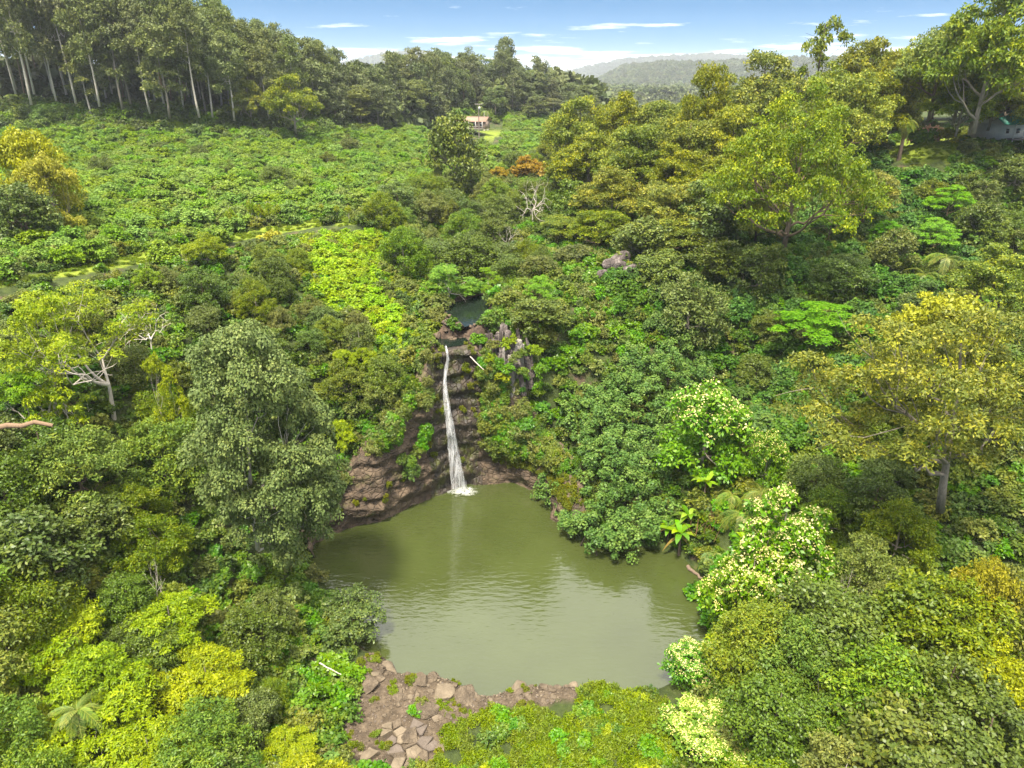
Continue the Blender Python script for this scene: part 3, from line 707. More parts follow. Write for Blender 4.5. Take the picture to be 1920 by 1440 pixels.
flat_top('bare', 'flat_topped_tree', 11, 7.5, 0, 'f_bright', 'bark_pale', (1.1, .55), 7)
flat_top('bare', 'flat_topped_tree', 8, 3.6, 0, 'f_bright', 'bark_pale', (.8, 2), 9)
flat_top('bare', 'flat_topped_tree', 7, 3.4, 0, 'f_umbr', 'bark_pale', (.9, 2), 12)
flat_top('snag', 'dead_tree', 7, 3.4, 0, None, 'bark_white', None, 21)
flat_top('snag', 'dead_tree', 6, 3.2, 0, None, 'bark_pale', None, 23)

# low plants: one mesh each
def bush(key, mat, n, R_, h, sub, nleaf, L, Wd, seed, up=.8, droop=0., wild=.5, rr=.42, subflat=.8, young=.4):
    rng = np.random.default_rng(seed)
    d = unit(rng.normal(size=(n, 3))); d[:, 2] = np.abs(d[:, 2]) ** .8
    c = d * np.array((R_ * .62, R_ * .62, h * .62)) * (.55 + .45 * rng.random(n))[:, None]
    p, s, idx = subclumps(rng, c, np.full((n, 3), R_ * .42) * np.array((1, 1, h / R_ * .8)), sub, rr)
    ct = np.clip(rng.random(n)[idx] * .4 + rng.random(len(p)) * .4 + young * rng.random(len(p)) ** 2, 0, 1)
    v, f, t = leaves(rng, p, s[:, None] * np.array((1, 1, subflat)), nleaf, L, Wd, up, droop, .3, .5, ct, wild)
    PROTO.setdefault(key, []).append(dict(crown=mesh_np('bush', v, f, MATS[mat], t), H=h, R=R_))
for i in range(4): bush('field', 'f_field', 11, 2.4, 3.4, 8, 62, .25, .15, 300 + i, .7, .1)
for i in range(4): bush('slope', 'f_slope', 11, 2.2, 2.2, 8, 54, .23, .16, 310 + i, .9, .0)
for i in range(4): bush('hau', 'f_hau', 10, 1.9, 1.9, 8, 34, .30, .26, 320 + i, .9, .0, .45)
for i in range(3): bush('ferns', 'f_fern', 8, 1.7, 1.5, 6, 24, .42, .13, 330 + i, 1.3, .3, .35, .45, .5)
for i in range(4): bush('under', 'f_under', 7, 1.5, 1.5, 6, 26, .28, .13, 340 + i, .7, .1, .6)
for i in range(3): bush('greyb', 'f_greyol', 8, 1.8, 2.0, 6, 30, .26, .11, 350 + i, .7, .1, .6)
for i in range(3): bush('brightb', 'f_bright', 8, 1.5, 1.6, 7, 30, .28, .09, 360 + i, 1.0, .4, .4, .42, .6)
for i in range(3): bush('leafyb', 'f_leafy', 8, 1.4, 1.6, 7, 30, .28, .13, 370 + i, .8, .3, .45)
for i in range(3): bush('grass', 'f_grass', 7, .9, .62, 6, 20, .22, .05, 380 + i, .3, -.5, .9, .5)
for i in range(3): bush('moss', 'f_moss', 6, .8, .8, 5, 22, .17, .09, 390 + i, .6, .5, .6)
for i in range(2): bush('yellowb', 'f_yellow', 7, 1.5, 1.6, 6, 26, .28, .12, 400 + i, .8, .2, .5)
for i in range(2): bush('brownb', 'f_brown', 7, 1.2, 1.0, 5, 22, .26, .07, 410 + i, .5, -.2, .8)
for i in range(2): bush('orangeb', 'f_orange', 7, 1.3, 1.4, 6, 26, .26, .12, 420 + i)
for i in range(2): bush('pinkb', 'f_pink', 6, 1.6, 1.0, 6, 30, .22, .12, 430 + i)
for i in range(2): bush('cape', 'f_greyol', 6, 1.6, 2.6, 6, 30, .30, .08, 440 + i, .3, .9, .6)
for i in range(2): bush('dark0', 'f_dark', 10, 2.6, 4.5, 8, 40, .36, .17, 460 + i, .6, .1, .6)
# crowns of the far wood, coarse
for i in range(3): bush('farcrown', 'f_eucfar', 14, 6.0, 8.0, 8, 26, 1.3, .8, 450 + i, .7, .1, .7)

# ------------------------------------------------------------------ placing
UNIQUE = {}
def put_tree(key, x, y, z, H, Rw, rz, label, cat, group=None, variant=None, rng=random, tilt=0):
    P = PROTO[key]; p = P[rng.randrange(len(P))] if variant is None else P[variant]
    t = empty(p['name'], (x, y, z), rz); t.scale = (Rw / p['R'], Rw / p['R'], H / p['H']); t.rotation_euler = (tilt * math.sin(rz), tilt * math.cos(rz), rz)
    tag(t, label, cat, group)
    obj('trunk', p['trunk'], t)
    if p['crown']: obj('crown', p['crown'], t)
    if p.get('blossom'): obj('blossom', p['blossom'], t)
    return t
def put_bush(key, name, x, y, z, H, Rw, rz, label, cat, group=None, rng=random):
    P = PROTO[key]; p = P[rng.randrange(len(P))]
    o = obj(name, p['crown'], None, (x, y, z)); o.scale = (Rw / p['R'], Rw / p['R'], H / p['H']); o.rotation_euler = (0, 0, rz)
    return tag(o, label, cat, group)
NOTE = []          # (u, v, r px, distance) of trees already placed
def hit(u, v):
    """distance at which a line of sight meets the ground"""
    ys = np.arange(36, 330, .5); d = ray(u, v); x = d[0] * ys / d[1]; z = CAMZ + d[2] * ys / d[1]
    m = np.where(z <= height(x, ys))[0]; return float(ys[m[0]]) if len(m) else 330.0
def fit(key, u, vtop, Y, wpx, label, cat='tree', group=None, variant=None, rz=None, base=None, minH=2.0, tilt=0):
    """a tree whose top shows at (u, vtop), standing at distance Y on the ground (or at height base)"""
    p = at(u, vtop, Y); g = gh(p[0], Y) if base is None else base
    dep = Y * CP + (CAMZ - p[2]) * SP
    Rw = wpx * dep / F / 2
    # the top of a crown seen from above lies further off: lower it by its own roundness
    el = (CAMZ - p[2]) / Y
    H = max(p[2] - max(el, 0) * Rw * .5 - g, minH)
    NOTE.append((u, vtop + wpx * .45, wpx * .5, Y))
    return put_tree(key, p[0], Y, g - .1, H, Rw, random.random() * 6.28 if rz is None else rz, label, cat, group, variant, tilt=tilt)

# instances on points: only for what nobody could count
def stuff(name, keys, pts, scale, label, kind_rot=True, seed=1, normals=None, mats=None):
    pts = np.asarray(pts, float); n = len(pts)
    if n == 0: return None
    rng = np.random.default_rng(seed)
    c = bpy.data.collections.new(name + '_sources'); k = 0
    for key in keys:
        for p in PROTO[key]:
            o = bpy.data.objects.new('%s_source_%03d' % (name, k), p['crown']); c.objects.link(o); k += 1
    me = bpy.data.meshes.new(name); me.vertices.add(n); me.vertices.foreach_set('co', pts.astype(np.float32).ravel())
    rot = np.zeros((n, 3), np.float32); rot[:, 2] = rng.random(n) * 6.28; rot[:, :2] = rng.normal(size=(n, 2)) * .12
    if normals is not None:
        for i in range(n):
            q = Vector(normals[i]).to_track_quat('Z', 'Y'); q = q @ Matrix.Rotation(rng.random() * 6.28, 3, 'Z').to_quaternion(); rot[i] = q.to_euler()
    for nm, ty, arr in (('rot', 'FLOAT_VECTOR', rot), ('scl', 'FLOAT', np.asarray(scale, np.float32) * np.ones(n, np.float32)), ('pick', 'INT', rng.integers(0, k, n).astype(np.int32))):
        a = me.attributes.new(nm, ty, 'POINT'); a.data.foreach_set('vector' if ty == 'FLOAT_VECTOR' else 'value', arr.ravel())
    o = obj(name, me)
    ng = bpy.data.node_groups.new(name, 'GeometryNodeTree')
    ng.interface.new_socket('Geometry', in_out='INPUT', socket_type='NodeSocketGeometry'); ng.interface.new_socket('Geometry', in_out='OUTPUT', socket_type='NodeSocketGeometry')
    N, L = ng.nodes, ng.links
    gi = N.new('NodeGroupInput'); go = N.new('NodeGroupOutput'); ip = N.new('GeometryNodeInstanceOnPoints'); ci = N.new('GeometryNodeCollectionInfo')
    ci.inputs['Collection'].default_value = c; ci.inputs['Separate Children'].default_value = True; ci.inputs['Reset Children'].default_value = True
    def na(nm, ty):
        a = N.new('GeometryNodeInputNamedAttribute'); a.data_type = ty; a.inputs['Name'].default_value = nm; return a.outputs['Attribute']
    L.new(gi.outputs[0], ip.inputs['Points']); L.new(ci.outputs[0], ip.inputs['Instance']); ip.inputs['Pick Instance'].default_value = True
    L.new(na('pick', 'INT'), ip.inputs['Instance Index']); L.new(na('rot', 'FLOAT_VECTOR'), ip.inputs['Rotation']); L.new(na('scl', 'FLOAT'), ip.inputs['Scale'])
    L.new(ip.outputs[0], go.inputs[0])
    md = o.modifiers.new('scatter', 'NODES'); md.node_group = ng
    return tag(o, label, None, None, 'stuff')
def scatter(poly_or_box, sp, rng, jitter=.45):
    x0, x1, y0, y1 = poly_or_box
    a, b = np.meshgrid(np.arange(x0, x1, sp), np.arange(y0, y1, sp), indexing='ij'); a = a.ravel(); b = b.ravel()
    return a + rng.uniform(-jitter, jitter, a.shape) * sp, b + rng.uniform(-jitter, jitter, b.shape) * sp
random.seed(5)

# ------------------------------------------------------------------ waterfall
def cliff_pos(u, v):
    """point of the rock wall nearest to a photograph pixel"""
    X, Y, Z = CLIFF[:3]; a, b, d = proj(X, Y, Z)
    q = (a - u) ** 2 + (b - v) ** 2 + (d - d.min()) ** 2 * .4
    i = np.unravel_index(np.argmin(q), q.shape); return np.array((X[i], Y[i], Z[i]))
FALL_PX = [(836, 648, 3), (839, 660, 5), (840, 675, 7), (836, 692, 9), (834, 710, 8), (835, 735, 11), (839, 765, 15), (843, 790, 19), (846, 815, 21), (850, 840, 25), (853, 865, 29), (857, 890, 34), (861, 914, 38)]
def waterfall():
    lip = at(837, 650, 84.2); base = atz(861, 916, 0.05)
    n = len(FALL_PX); pts = []
    for i, (u, v, w) in enumerate(FALL_PX):
        X, Y, Z = CLIFF[:3]; a, b, d = proj(X, Y, Z); m = (np.abs(a - u) < 9) & (np.abs(b - v) < 9)      # falls just in front of the wall
        yy = min(Y[m].min() if m.any() else 84.3, 84.3) - .3
        if v > 880: yy = min(yy, pts[-1][1])
        pts.append(at(u, v, yy))
    pts = np.array(pts); wid = np.array([w * .82 for _, _, w in FALL_PX]) / F * 92.0 / 1.0
    tt = np.linspace(0, n - 1, 160); P = np.stack([np.interp(tt, range(n), pts[:, k]) for k in range(3)], -1); Wd = np.interp(tt, range(n), wid)
    t = empty('waterfall', tuple(base))
    tag(t, 'thin white waterfall dropping down the mossy rock wall into the pool', 'waterfall')
    def mat(name, thr, soft, colr, sx, sz):
        m, N, L = newmat(name)
        geo = N.new('ShaderNodeNewGeometry'); mp = N.new('ShaderNodeMapping'); mp.inputs['Scale'].default_value = (sx, sx, sz); L.new(geo.outputs['Position'], mp.inputs[0])
        n1 = N.new('ShaderNodeTexNoise'); n1.inputs['Scale'].default_value = 1; n1.inputs['Detail'].default_value = 6; n1.inputs['Roughness'].default_value = .65; L.new(mp.outputs[0], n1.inputs['Vector'])
        ed = N.new('ShaderNodeAttribute'); ed.attribute_name = 'edge'
        ml = N.new('ShaderNodeMath'); ml.operation = 'MULTIPLY'; L.new(n1.outputs[0], ml.inputs[0]); L.new(ed.outputs['Fac'], ml.inputs[1])
        r = N.new('ShaderNodeMapRange'); r.inputs['From Min'].default_value = thr; r.inputs['From Max'].default_value = thr + soft; L.new(ml.outputs[0], r.inputs['Value'])
        tr = N.new('ShaderNodeBsdfTransparent'); df = N.new('ShaderNodeBsdfPrincipled'); df.inputs['Base Color'].default_value = tuple(colr) + (1,); df.inputs['Roughness'].default_value = .35
        mx = N.new('ShaderNodeMixShader'); L.new(r.outputs[0], mx.inputs[0]); L.new(tr.outputs[0], mx.inputs[1]); L.new(df.outputs[0], mx.inputs[2])
        o = N.new('ShaderNodeOutputMaterial'); L.new(mx.outputs[0], o.inputs[0]); return m
    vm = mat('falling_water', .30, .75, (.80, .80, .82), 4.0, .22); sm = mat('water_strand', .36, .45, (.92, .93, .94), 2.5, .45); fm = mat('foam', .34, .55, (.85, .87, .82), 1.9, 1.9)
    rng = np.random.default_rng(8)
    def ribbon(name, P, Wd, m, bulge, k=9):
        a = np.linspace(-1, 1, k); x = P[:, None, 0] + a[None] * Wd[:, None] / 2
        y = P[:, None, 1] - bulge * (1 - a[None] ** 2) * Wd[:, None] * .5 + .10 * vnoise(x * 3, P[:, None, 2] * .8, 0, 5); z = P[:, None, 2] + 0 * x
        f = grid_faces(len(P), k)
        me = mesh_np(name, np.stack([x, y, z], -1).reshape(-1, 3) - base, f, m, smooth=True)
        e = me.attributes.new('edge', 'FLOAT', 'POINT'); e.data.foreach_set('value', np.broadcast_to(np.clip((1 - np.abs(a)) * 3 + .25, 0, 1)[None], x.shape).ravel().astype(np.float32))
        return obj(name, me, t)
    ribbon('water_veil', P, Wd * 1.15, vm, .5)
    for k in range(11):
        off = (k - 5) / 5.2; ph = rng.random() * 9
        st = P.copy(); j0 = 0 if k in (4, 5, 6) else int(20 + 50 * rng.random())
        st[:, 0] += off * Wd * .42 + .10 * vnoise(P[:, 2] * 1.1, ph, 0, 3) + .06 * vnoise(P[:, 2] * 3, ph, 0, 4); st[:, 1] -= .15 + .05 * k
        ww = (.06 + .13 * rng.random()) * (.7 + .5 * np.abs(vnoise(P[:, 2] * .7, ph, 2, 6))) * np.clip(Wd / 1.2, .45, 1.2)
        ribbon('water_strand', st[j0:], ww[j0:], sm, .3, 4)
    ng = 30; u = np.linspace(-1, 1, ng); a, b = np.meshgrid(u, u, indexing='ij'); rr = np.hypot(a, b)
    me = mesh_np('foam', np.stack([a * 3.8 + .5, b * 2.2 - .8, .05 + .12 * np.exp(-rr * 3) + .04 * vnoise(a * 5, b * 5, 0)], -1).reshape(-1, 3), grid_faces(ng, ng), fm, smooth=True)
    e = me.attributes.new('edge', 'FLOAT', 'POINT'); e.data.foreach_set('value', np.clip((1 - rr) * 1.5, 0, 1.2).ravel().astype(np.float32))
    obj('foam', me, t)
waterfall()

LANDMARK = [(70, 300, 'the golden green trees'), (540, 250, 'the pale front eucalyptus'), (853, 300, 'the dense dark rounded tree'), (890, 235, 'the tan roofed house'), (150, 495, 'the near end of the grass track'), (340, 455, 'the middle of the grass track'), (640, 410, 'the far end of the grass track'),
    (990, 300, 'the rust orange tree'), (1520, 400, 'the tall layered tree'), (1740, 275, 'the upper lawn'), (1550, 620, 'the bright umbrella tree'), (1300, 560, 'the brownish drooping tree'), (1770, 450, 'the arching palms'), (1335, 760, 'the pale green flowering tree'), (1790, 560, 'the golden topped tree'),
    (1165, 490, 'the bare grey rocks'), (870, 585, 'the upper pool'), (800, 650, 'the lip of the waterfall'), (950, 640, 'the rock outcrop'), (1100, 700, 'the top of the rounded thicket'), (820, 850, 'the foot of the waterfall'), (143, 215, 'the white forked trunk'), (300, 300, 'the middle of the field'), (1000, 330, 'the pale dead tree'), (1000, 230, 'the valley wood'),
    (720, 1235, 'the left tip of the rocky shore'), (690, 1300, 'the large smooth boulder'), (850, 1285, 'the gravel inlet'), (975, 1285, 'the highest boulder'), (1075, 1280, 'the lone pale boulder'), (760, 1395, 'the cracked slab'), (800, 1335, 'the green shore tuft'), (665, 1410, 'the lower left edge of the shore')]
def near(base, u, v):
    return base + ' near ' + min(LANDMARK, key=lambda q: (q[0] - u) ** 2 + (q[1] - v) ** 2)[2]
SHORT = {'green_shrub': 'glossy green field shrub', 'valley_shrub': 'green valley shrub', 'dark_shrub': 'dark glossy slope shrub', 'leafy_shrub': 'bright leafy gully shrub', 'fern_clump': 'yellow green fern clump', 'dry_shrub': 'dry grey green scrub', 'cliff_shrub': 'green shrub clinging to the rock', 'bright_shrub': 'soft yellow green shrub'}
# ------------------------------------------------------------------ rocks
def rock_mesh(name, mat, seed, d=(1, .8, .6), n=16):
    rng = np.random.default_rng(seed); p = unit(rng.normal(size=(n, 3))) * np.array(d) * (.85 + .3 * rng.random((n, 1)))
    bm = bmesh.new()
    for q in p: bm.verts.new(q)
    r = bmesh.ops.convex_hull(bm, input=bm.verts[:])
    bmesh.ops.delete(bm, geom=[g for g in r['geom_interior'] if isinstance(g, bmesh.types.BMVert)], context='VERTS')
    bmesh.ops.bevel(bm, geom=bm.edges[:] , offset=.07, segments=1, affect='EDGES', clamp_overlap=True)
    me = bpy.data.meshes.new(name); bm.to_mesh(me); bm.free(); me.materials.append(mat); return me
ROCKS = [rock_mesh('boulder', MATS[('shore_rock', 'shore_rock', 'shore_rock', 'slab_rock', 'shore_rock')[i % 5]], 50 + i, (1, .8, .55 + .1 * (i % 3)), 13 + i % 5) for i in range(10)]
DARKROCKS = [rock_mesh('boulder', MATS['cliff_rock'], 80 + i, (1, .75, .6), 14) for i in range(4)]
def boulder(x, y, z, r, label, group, meshes=ROCKS, flat=1):
    o = obj('boulder', random.choice(meshes), None, (x, y, z)); o.scale = (r, r * random.uniform(.75, 1.1), r * random.uniform(.7, 1) * flat); o.rotation_euler = (random.uniform(-.3, .3), random.uniform(-.3, .3), random.random() * 6.28)
    return tag(o, label, 'boulder', group)
BIG = [(690, 1290, 1.9, 'large smooth brown boulder at the upper left of the shore rocks'), (725, 1245, 1.3, 'layered brown boulder on the left tip of the rocky shore'), (870, 1305, 1.7, 'dark brown boulder at the water beside the gravel inlet'),
       (835, 1300, 1.5, 'broad tilted boulder just left of the gravel inlet'), (790, 1275, 1.4, 'square pale brown boulder at the waterline'), (1075, 1278, .6, 'lone small pale boulder at the waterline by the grass'),
       (975, 1290, .95, 'highest brown boulder right of the gravel inlet'), (765, 1375, 1.5, 'long flat brown boulder on the lower shore'), (800, 1330, 1.3, 'brown boulder beside a green tuft on the rocky shore')]
for u, v, r, lab in BIG:
    p = at(u, v, 0); q = atz(u, v, .9); z = gh(q[0], q[1]); boulder(q[0], q[1], z + .02 * r, r, lab, None, ROCKS, .62)
n = 0; rng = np.random.default_rng(4)
sx, sy = scatter((-20, 12, 36, 52), .62, rng)
sz = height(sx, sy); su, sv, sd = proj(sx, sy, sz); ok = in_poly(su, sv, ROCK_PX); s0 = signed(sx, sy, POOL)[0]
ok &= (s0 > -.3); dens = fbm(sx / 2.2, sy / 2.2, 0, 3, 77) + .28 * np.exp(-(s0 / 2.0) ** 2)
cand = np.where(ok & (dens > -.02) & ~in_poly(su, sv, [(700, 1350), (850, 1350), (820, 1440), (700, 1440)]))[0]
small = []
for i in cand:
    r = .16 + .46 * rng.random() ** 2.6
    if n < 290: boulder(sx[i], sy[i], sz[i] + r * .02, r, near('angular brown shore rock', su[i], sv[i]), 'rocks jumbled along the near shore', ROCKS, .7); n += 1
P = PROTO.setdefault('pebble', [])
for i in range(4): P.append(dict(crown=rock_mesh('pebble', MATS[('shore_rock', 'slab_rock', 'purple_rock', 'shore_rock')[i]], 60 + i, (1, .8, .6), 10), H=1, R=1))
sx, sy = scatter((-20, 14, 36, 52), .24, rng); sz = height(sx, sy); su, sv, sd = proj(sx, sy, sz); s0 = signed(sx, sy, POOL)[0]
gravel = in_poly(su, sv, [(880, 1300), (960, 1292), (1100, 1280), (1130, 1300), (1060, 1320), (900, 1345), (860, 1340)])
ok = in_poly(su, sv, ROCK_PX) & (s0 > .1) & (rng.random(len(sx)) < np.where(gravel, .95, .5))
stuff('gravel', ['pebble'], np.c_[sx, sy, sz + .02][ok], .05 + .11 * rng.random(ok.sum()) ** 2, 'loose brown gravel and small stones on the near shore', seed=3)
# cracked pale slab: flat pieces with open joints
def slab():
    t = empty('cracked_rock_slab', tuple(atz(760, 1395, .9))); tag(t, 'pale cracked rock slab of flat polygonal stones at the bottom shore', 'rock slab'); b = np.array(t.location)
    rng = np.random.default_rng(12); sites = rng.uniform((-3.2, -2.6), (3.0, 2.6), (44, 2))
    for _ in range(1):                                                    # spread the sites out
        for i in range(len(sites)):
            d = sites[i] - sites; l = np.linalg.norm(d, axis=1); m = (l > 0) & (l < 1.2); sites[i] += (d[m] / l[m][:, None] * (1.2 - l[m])[:, None]).sum(0) * .3
    k = 0
    for i, s in enumerate(sites):
        poly = [np.array(q) for q in ((-3.4, -2.8), (3.2, -2.8), (3.2, 2.8), (-3.4, 2.8))]
        for j, o in enumerate(sites):
            if i == j: continue
            mid = (s + o) / 2; nn = (o - s) / np.linalg.norm(o - s); mid = mid - nn * (.015 + .03 * rng.random()); out = []
            for a, c in zip(poly, poly[1:] + poly[:1]):
                da, dc = (a - mid) @ nn, (c - mid) @ nn
                if da <= 0: out.append(a)
                if da * dc < 0: out.append(a + (c - a) * da / (da - dc))
            poly = out
            if len(poly) < 3: break
        if len(poly) < 3 or np.linalg.norm(s / np.array((3.2, 2.6))) > .6 + .5 * rng.random(): continue
        bm = bmesh.new(); tl = rng.normal(size=2); hh = .02 + .16 * rng.random(); gz_ = [gh(b[0] + q[0], b[1] + q[1]) - b[2] for q in poly]; zt = max(gz_) + hh
        vs = [bm.verts.new((q[0] + rng.normal() * .03, q[1] + rng.normal() * .03, zt + .05 * rng.normal() + .10 * ((q - s) @ tl))) for q in poly]
        f = bm.faces.new(vs); f.normal_update()
        if f.normal.z < 0: f.normal_flip()
        r = bmesh.ops.extrude_face_region(bm, geom=[f]); top = [g for g in r['geom'] if isinstance(g, bmesh.types.BMFace)]
        for q in vs: q.co.z = min(gz_) - .3
        bmesh.ops.recalc_face_normals(bm, faces=bm.faces[:])
        bmesh.ops.bevel(bm, geom=[e for e in bm.edges if all(vv.co.z > zt - .2 for vv in e.verts)], offset=.05, segments=1, affect='EDGES')
        me = bpy.data.meshes.new('stone'); bm.to_mesh(me); bm.free(); me.materials.append(MATS[('slab_rock', 'slab_rock', 'shore_rock', 'shore_rock', 'purple_rock')[int(rng.random() * 5)]]); obj('stone', me, t); k += 1
slab()
# columnar outcrop right of the fall
def outcrop():
    b = at(950, 640, 86.5); t = empty('rock_outcrop', (b[0], b[1], 10.0)); tag(t, 'grey columnar rock outcrop with pale faces right of the waterfall lip', 'rock outcrop'); rng = np.random.default_rng(31)
    for k in range(54):
        u = 892 + 98 * rng.random(); 
        row = rng.random()
        vt = np.interp(u, [885, 900, 930, 960, 1000, 1025], [650, 625, 605, 612, 622, 655]) + row * 80 * rng.random() + 26 * (rng.random() < .3)
        p = at(u, vt, 88.5 - 4.2 * row); w = .22 + .34 * rng.random() ** 1.5; bm = bmesh.new(); nn = 5 + int(rng.random() * 2)
        zb = p[2] - 4 - 6 * rng.random(); rot = rng.random() * 6
        ring = [(math.cos(rot + j * 6.283 / nn) * w * rng.uniform(.8, 1.15), math.sin(rot + j * 6.283 / nn) * w * rng.uniform(.8, 1.15)) for j in range(nn)]
        lx, ly = rng.normal() * .5, rng.uniform(-1.3, -.2)
        lo = [bm.verts.new((p[0] - b[0] + x * 1.1 + lx, p[1] - b[1] + y * 1.1 + ly, zb - 10)) for x, y in ring]
        mi = [bm.verts.new((p[0] - b[0] + x * 1.05 + rng.normal() * .06 + lx * .5, p[1] - b[1] + y * 1.05 + ly * .5 + rng.normal() * .06, (zb + p[2]) / 2 - 10 + rng.normal() * .3)) for x, y in ring]
        hi = [bm.verts.new((p[0] - b[0] + x * .86, p[1] - b[1] + y * .86, p[2] - 10 + rng.normal() * .14)) for x, y in ring]
        for a, c in ((lo, mi), (mi, hi)):
            for j in range(nn): bm.faces.new((a[j], a[(j + 1) % nn], c[(j + 1) % nn], c[j]))
        bm.faces.new(hi); bmesh.ops.recalc_face_normals(bm, faces=bm.faces[:])
        bmesh.ops.bevel(bm, geom=bm.edges[:], offset=.06, segments=1, affect='EDGES')
        me = bpy.data.meshes.new('rock_column'); bm.to_mesh(me); bm.free(); pale = 925 < u < 985 and vt > 625
        me.materials.append(MATS['pale_rock' if pale and rng.random() < .75 else 'grey_rock']); obj('rock_column', me, t)
outcrop()
random.seed(8)
for k, (u, v, Y) in enumerate([(895, 632, 86), (905, 655, 84.6), (930, 610, 88.5), (945, 640, 85.5), (955, 600, 89), (965, 668, 83.6), (990, 625, 87), (1000, 650, 85.5), (1010, 610, 89), (915, 690, 83), (985, 690, 83.4), (940, 700, 82.8), (1015, 690, 84), (925, 640, 85.2), (900, 615, 88.6), (918, 668, 83.8), (950, 685, 83.2), (975, 605, 88.6), (978, 655, 85), (960, 630, 86), (935, 680, 83.2)]):
    p = at(u, v, Y); put_bush(('leafyb', 'greyb', 'under', 'brightb')[k % 4], 'outcrop_shrub', p[0], Y, p[2] - .8, random.uniform(1.0, 2.0), random.uniform(.7, 1.3), random.random() * 6, 'shrub rooted in the cracks of the grey rock outcrop', 'shrub', 'shrubs on the rock outcrop')
for (u, v, Y, r) in [(838, 605, 91.5, 1.2), (835, 620, 89.5, 1.3), (850, 628, 88.8, .9), (862, 630, 88.6, .8), (874, 622, 88.6, .8), (885, 615, 89, .8), (828, 600, 92, 1.2), (846, 618, 89.6, .8), (895, 603, 90.5, .7), (880, 630, 87.5, .8), (893, 625, 88, 1), (855, 658, 84.4, .8), (822, 655, 84.6, .8), (870, 652, 84.6, .9), (845, 652, 84.9, .5), (890, 648, 85.4, 1.0), (830, 660, 83.8, .7)]:
    p = at(u, v, Y); boulder(p[0], p[1], p[2] - r * .5, r * 1.1, 'dark brown rock on the ledges between the upper pools', 'rocks round the upper pools', DARKROCKS)
rng = np.random.default_rng(19); sx, sy = scatter((-16, 2, 82, 103), .8, rng); sz = height(sx, sy); sa = np.minimum(signed(sx, sy, UPOOL)[0], signed(sx, sy, MPOOL)[0])
for i in np.where((sa > .15) & (sa < 2.6) & (signed(sx, sy, POOL)[0] > 2.6) & (sy < 93) & (rng.random(len(sx)) < .6))[0]:
    r = .35 + .6 * rng.random() ** 1.5; boulder(sx[i], sy[i], sz[i] + .1 * r, r, 'dark brown rock on the ledges between the upper pools', 'rocks round the upper pools', DARKROCKS)
for (u, v, Y, r) in [(1150, 490, 107, 2.2), (1180, 500, 106, 1.9), (1205, 490, 107, 1.6), (1165, 478, 109, 2.0), (1130, 505, 105, 1.3)]:
    p = at(u, v, Y); boulder(p[0], p[1], p[2] - 1, r, 'bare grey rock face showing through the foliage on the right slope', 'grey rocks bared on the right slope', [rock_mesh('boulder', MATS['grey_rock'], 95, (1, .7, 1), 16)])

# ------------------------------------------------------------------ trees one can name
random.seed(11)
fit('bigkoa', 1898, 530, 55, 530, 'largest spreading tree on the right with olive gold foliage and a pale forked trunk', rz=0)
fit('grey', 405, 560, 57, 315, 'big grey green tree with cloud-like foliage leaning over the left pool bank', rz=0)
fit('bare', 150, 528, 66, 330, 'half bare flat-topped tree with white limbs at the left edge', variant=0, rz=.2)
fit('bare', 298, 668, 66, 80, 'small flat-topped tree with yellow green caps left of the big grey green tree', variant=1)
fit('bare', 45, 560, 62, 130, 'bright flat-topped tree at the far left behind the white-limbed tree', variant=1)
fit('bare', 20, 690, 60, 110, 'lowest flat-topped tree at the left edge under the bare limbs', variant=2)
fit('koabig', 1520, 148, 105, 330, 'tall layered tree with a dark trunk alone on the dark green right slope', variant=0)
fit('sparse', 1558, -8, 150, 135, 'tallest sparse tree with dark limbs against the sky on the right', variant=0)
for u, v, Y, w, lab in [(1440, 80, 165, 190, 'rounded olive tree on the right skyline left of the sparse tall tree'), (1335, 112, 150, 120, 'thin tree on the skyline beside the hazy valley'),
        (1640, 55, 160, 170, 'olive tree on the skyline just right of the sparse tall tree'), (1705, 62, 168, 190, 'broad olive tree on the skyline before the flat umbrella crown'),
        (1790, 10, 150, 170, 'tree with thin brown top on the right skyline'), (1900, -55, 140, 250, 'large bright tree towering over the green house at the right edge'), (1835, 30, 150, 170, 'upright bright tree left of the towering tree at upper right'),
        (1822, 128, 146, 130, 'drooping tree shading the front of the green house'), (1590, 105, 140, 180, 'pale olive tree below the sparse tall tree'),
        (1090, 168, 175, 150, 'yellow topped tree at the left end of the right ridge'), (1165, 158, 172, 140, 'second yellow topped tree along the right ridge'), (1245, 178, 168, 150, 'third olive tree along the right ridge before the hazy valley'),
        (1110, 235, 148, 170, 'bright topped tree above the pale bare branches'), (1200, 225, 140, 180, 'dense olive tree in the middle of the right ridge slope'), (1300, 200, 138, 150, 'olive tree left of the tall layered tree'),
        (1380, 190, 135, 150, 'olive tree directly behind the tall layered tree'), (1150, 300, 128, 150, 'tree with a red brown trunk on the right gully slope'), (1260, 320, 122, 160, 'dark shaded tree beneath the right ridge trees'),
        (1085, 330, 138, 110, 'narrow olive tree beside the pale bare branches'), (1340, 330, 118, 140, 'olive tree at the left foot of the tall layered tree'), (1210, 400, 112, 130, 'bushy olive tree above the bare grey rocks'),
        (1640, 130, 150, 150, 'shady tree behind the fan palm on the right')]:
    fit('koabig' if w > 300 else 'koa' if v < 330 else 'dome', u, v, Y, w, lab)
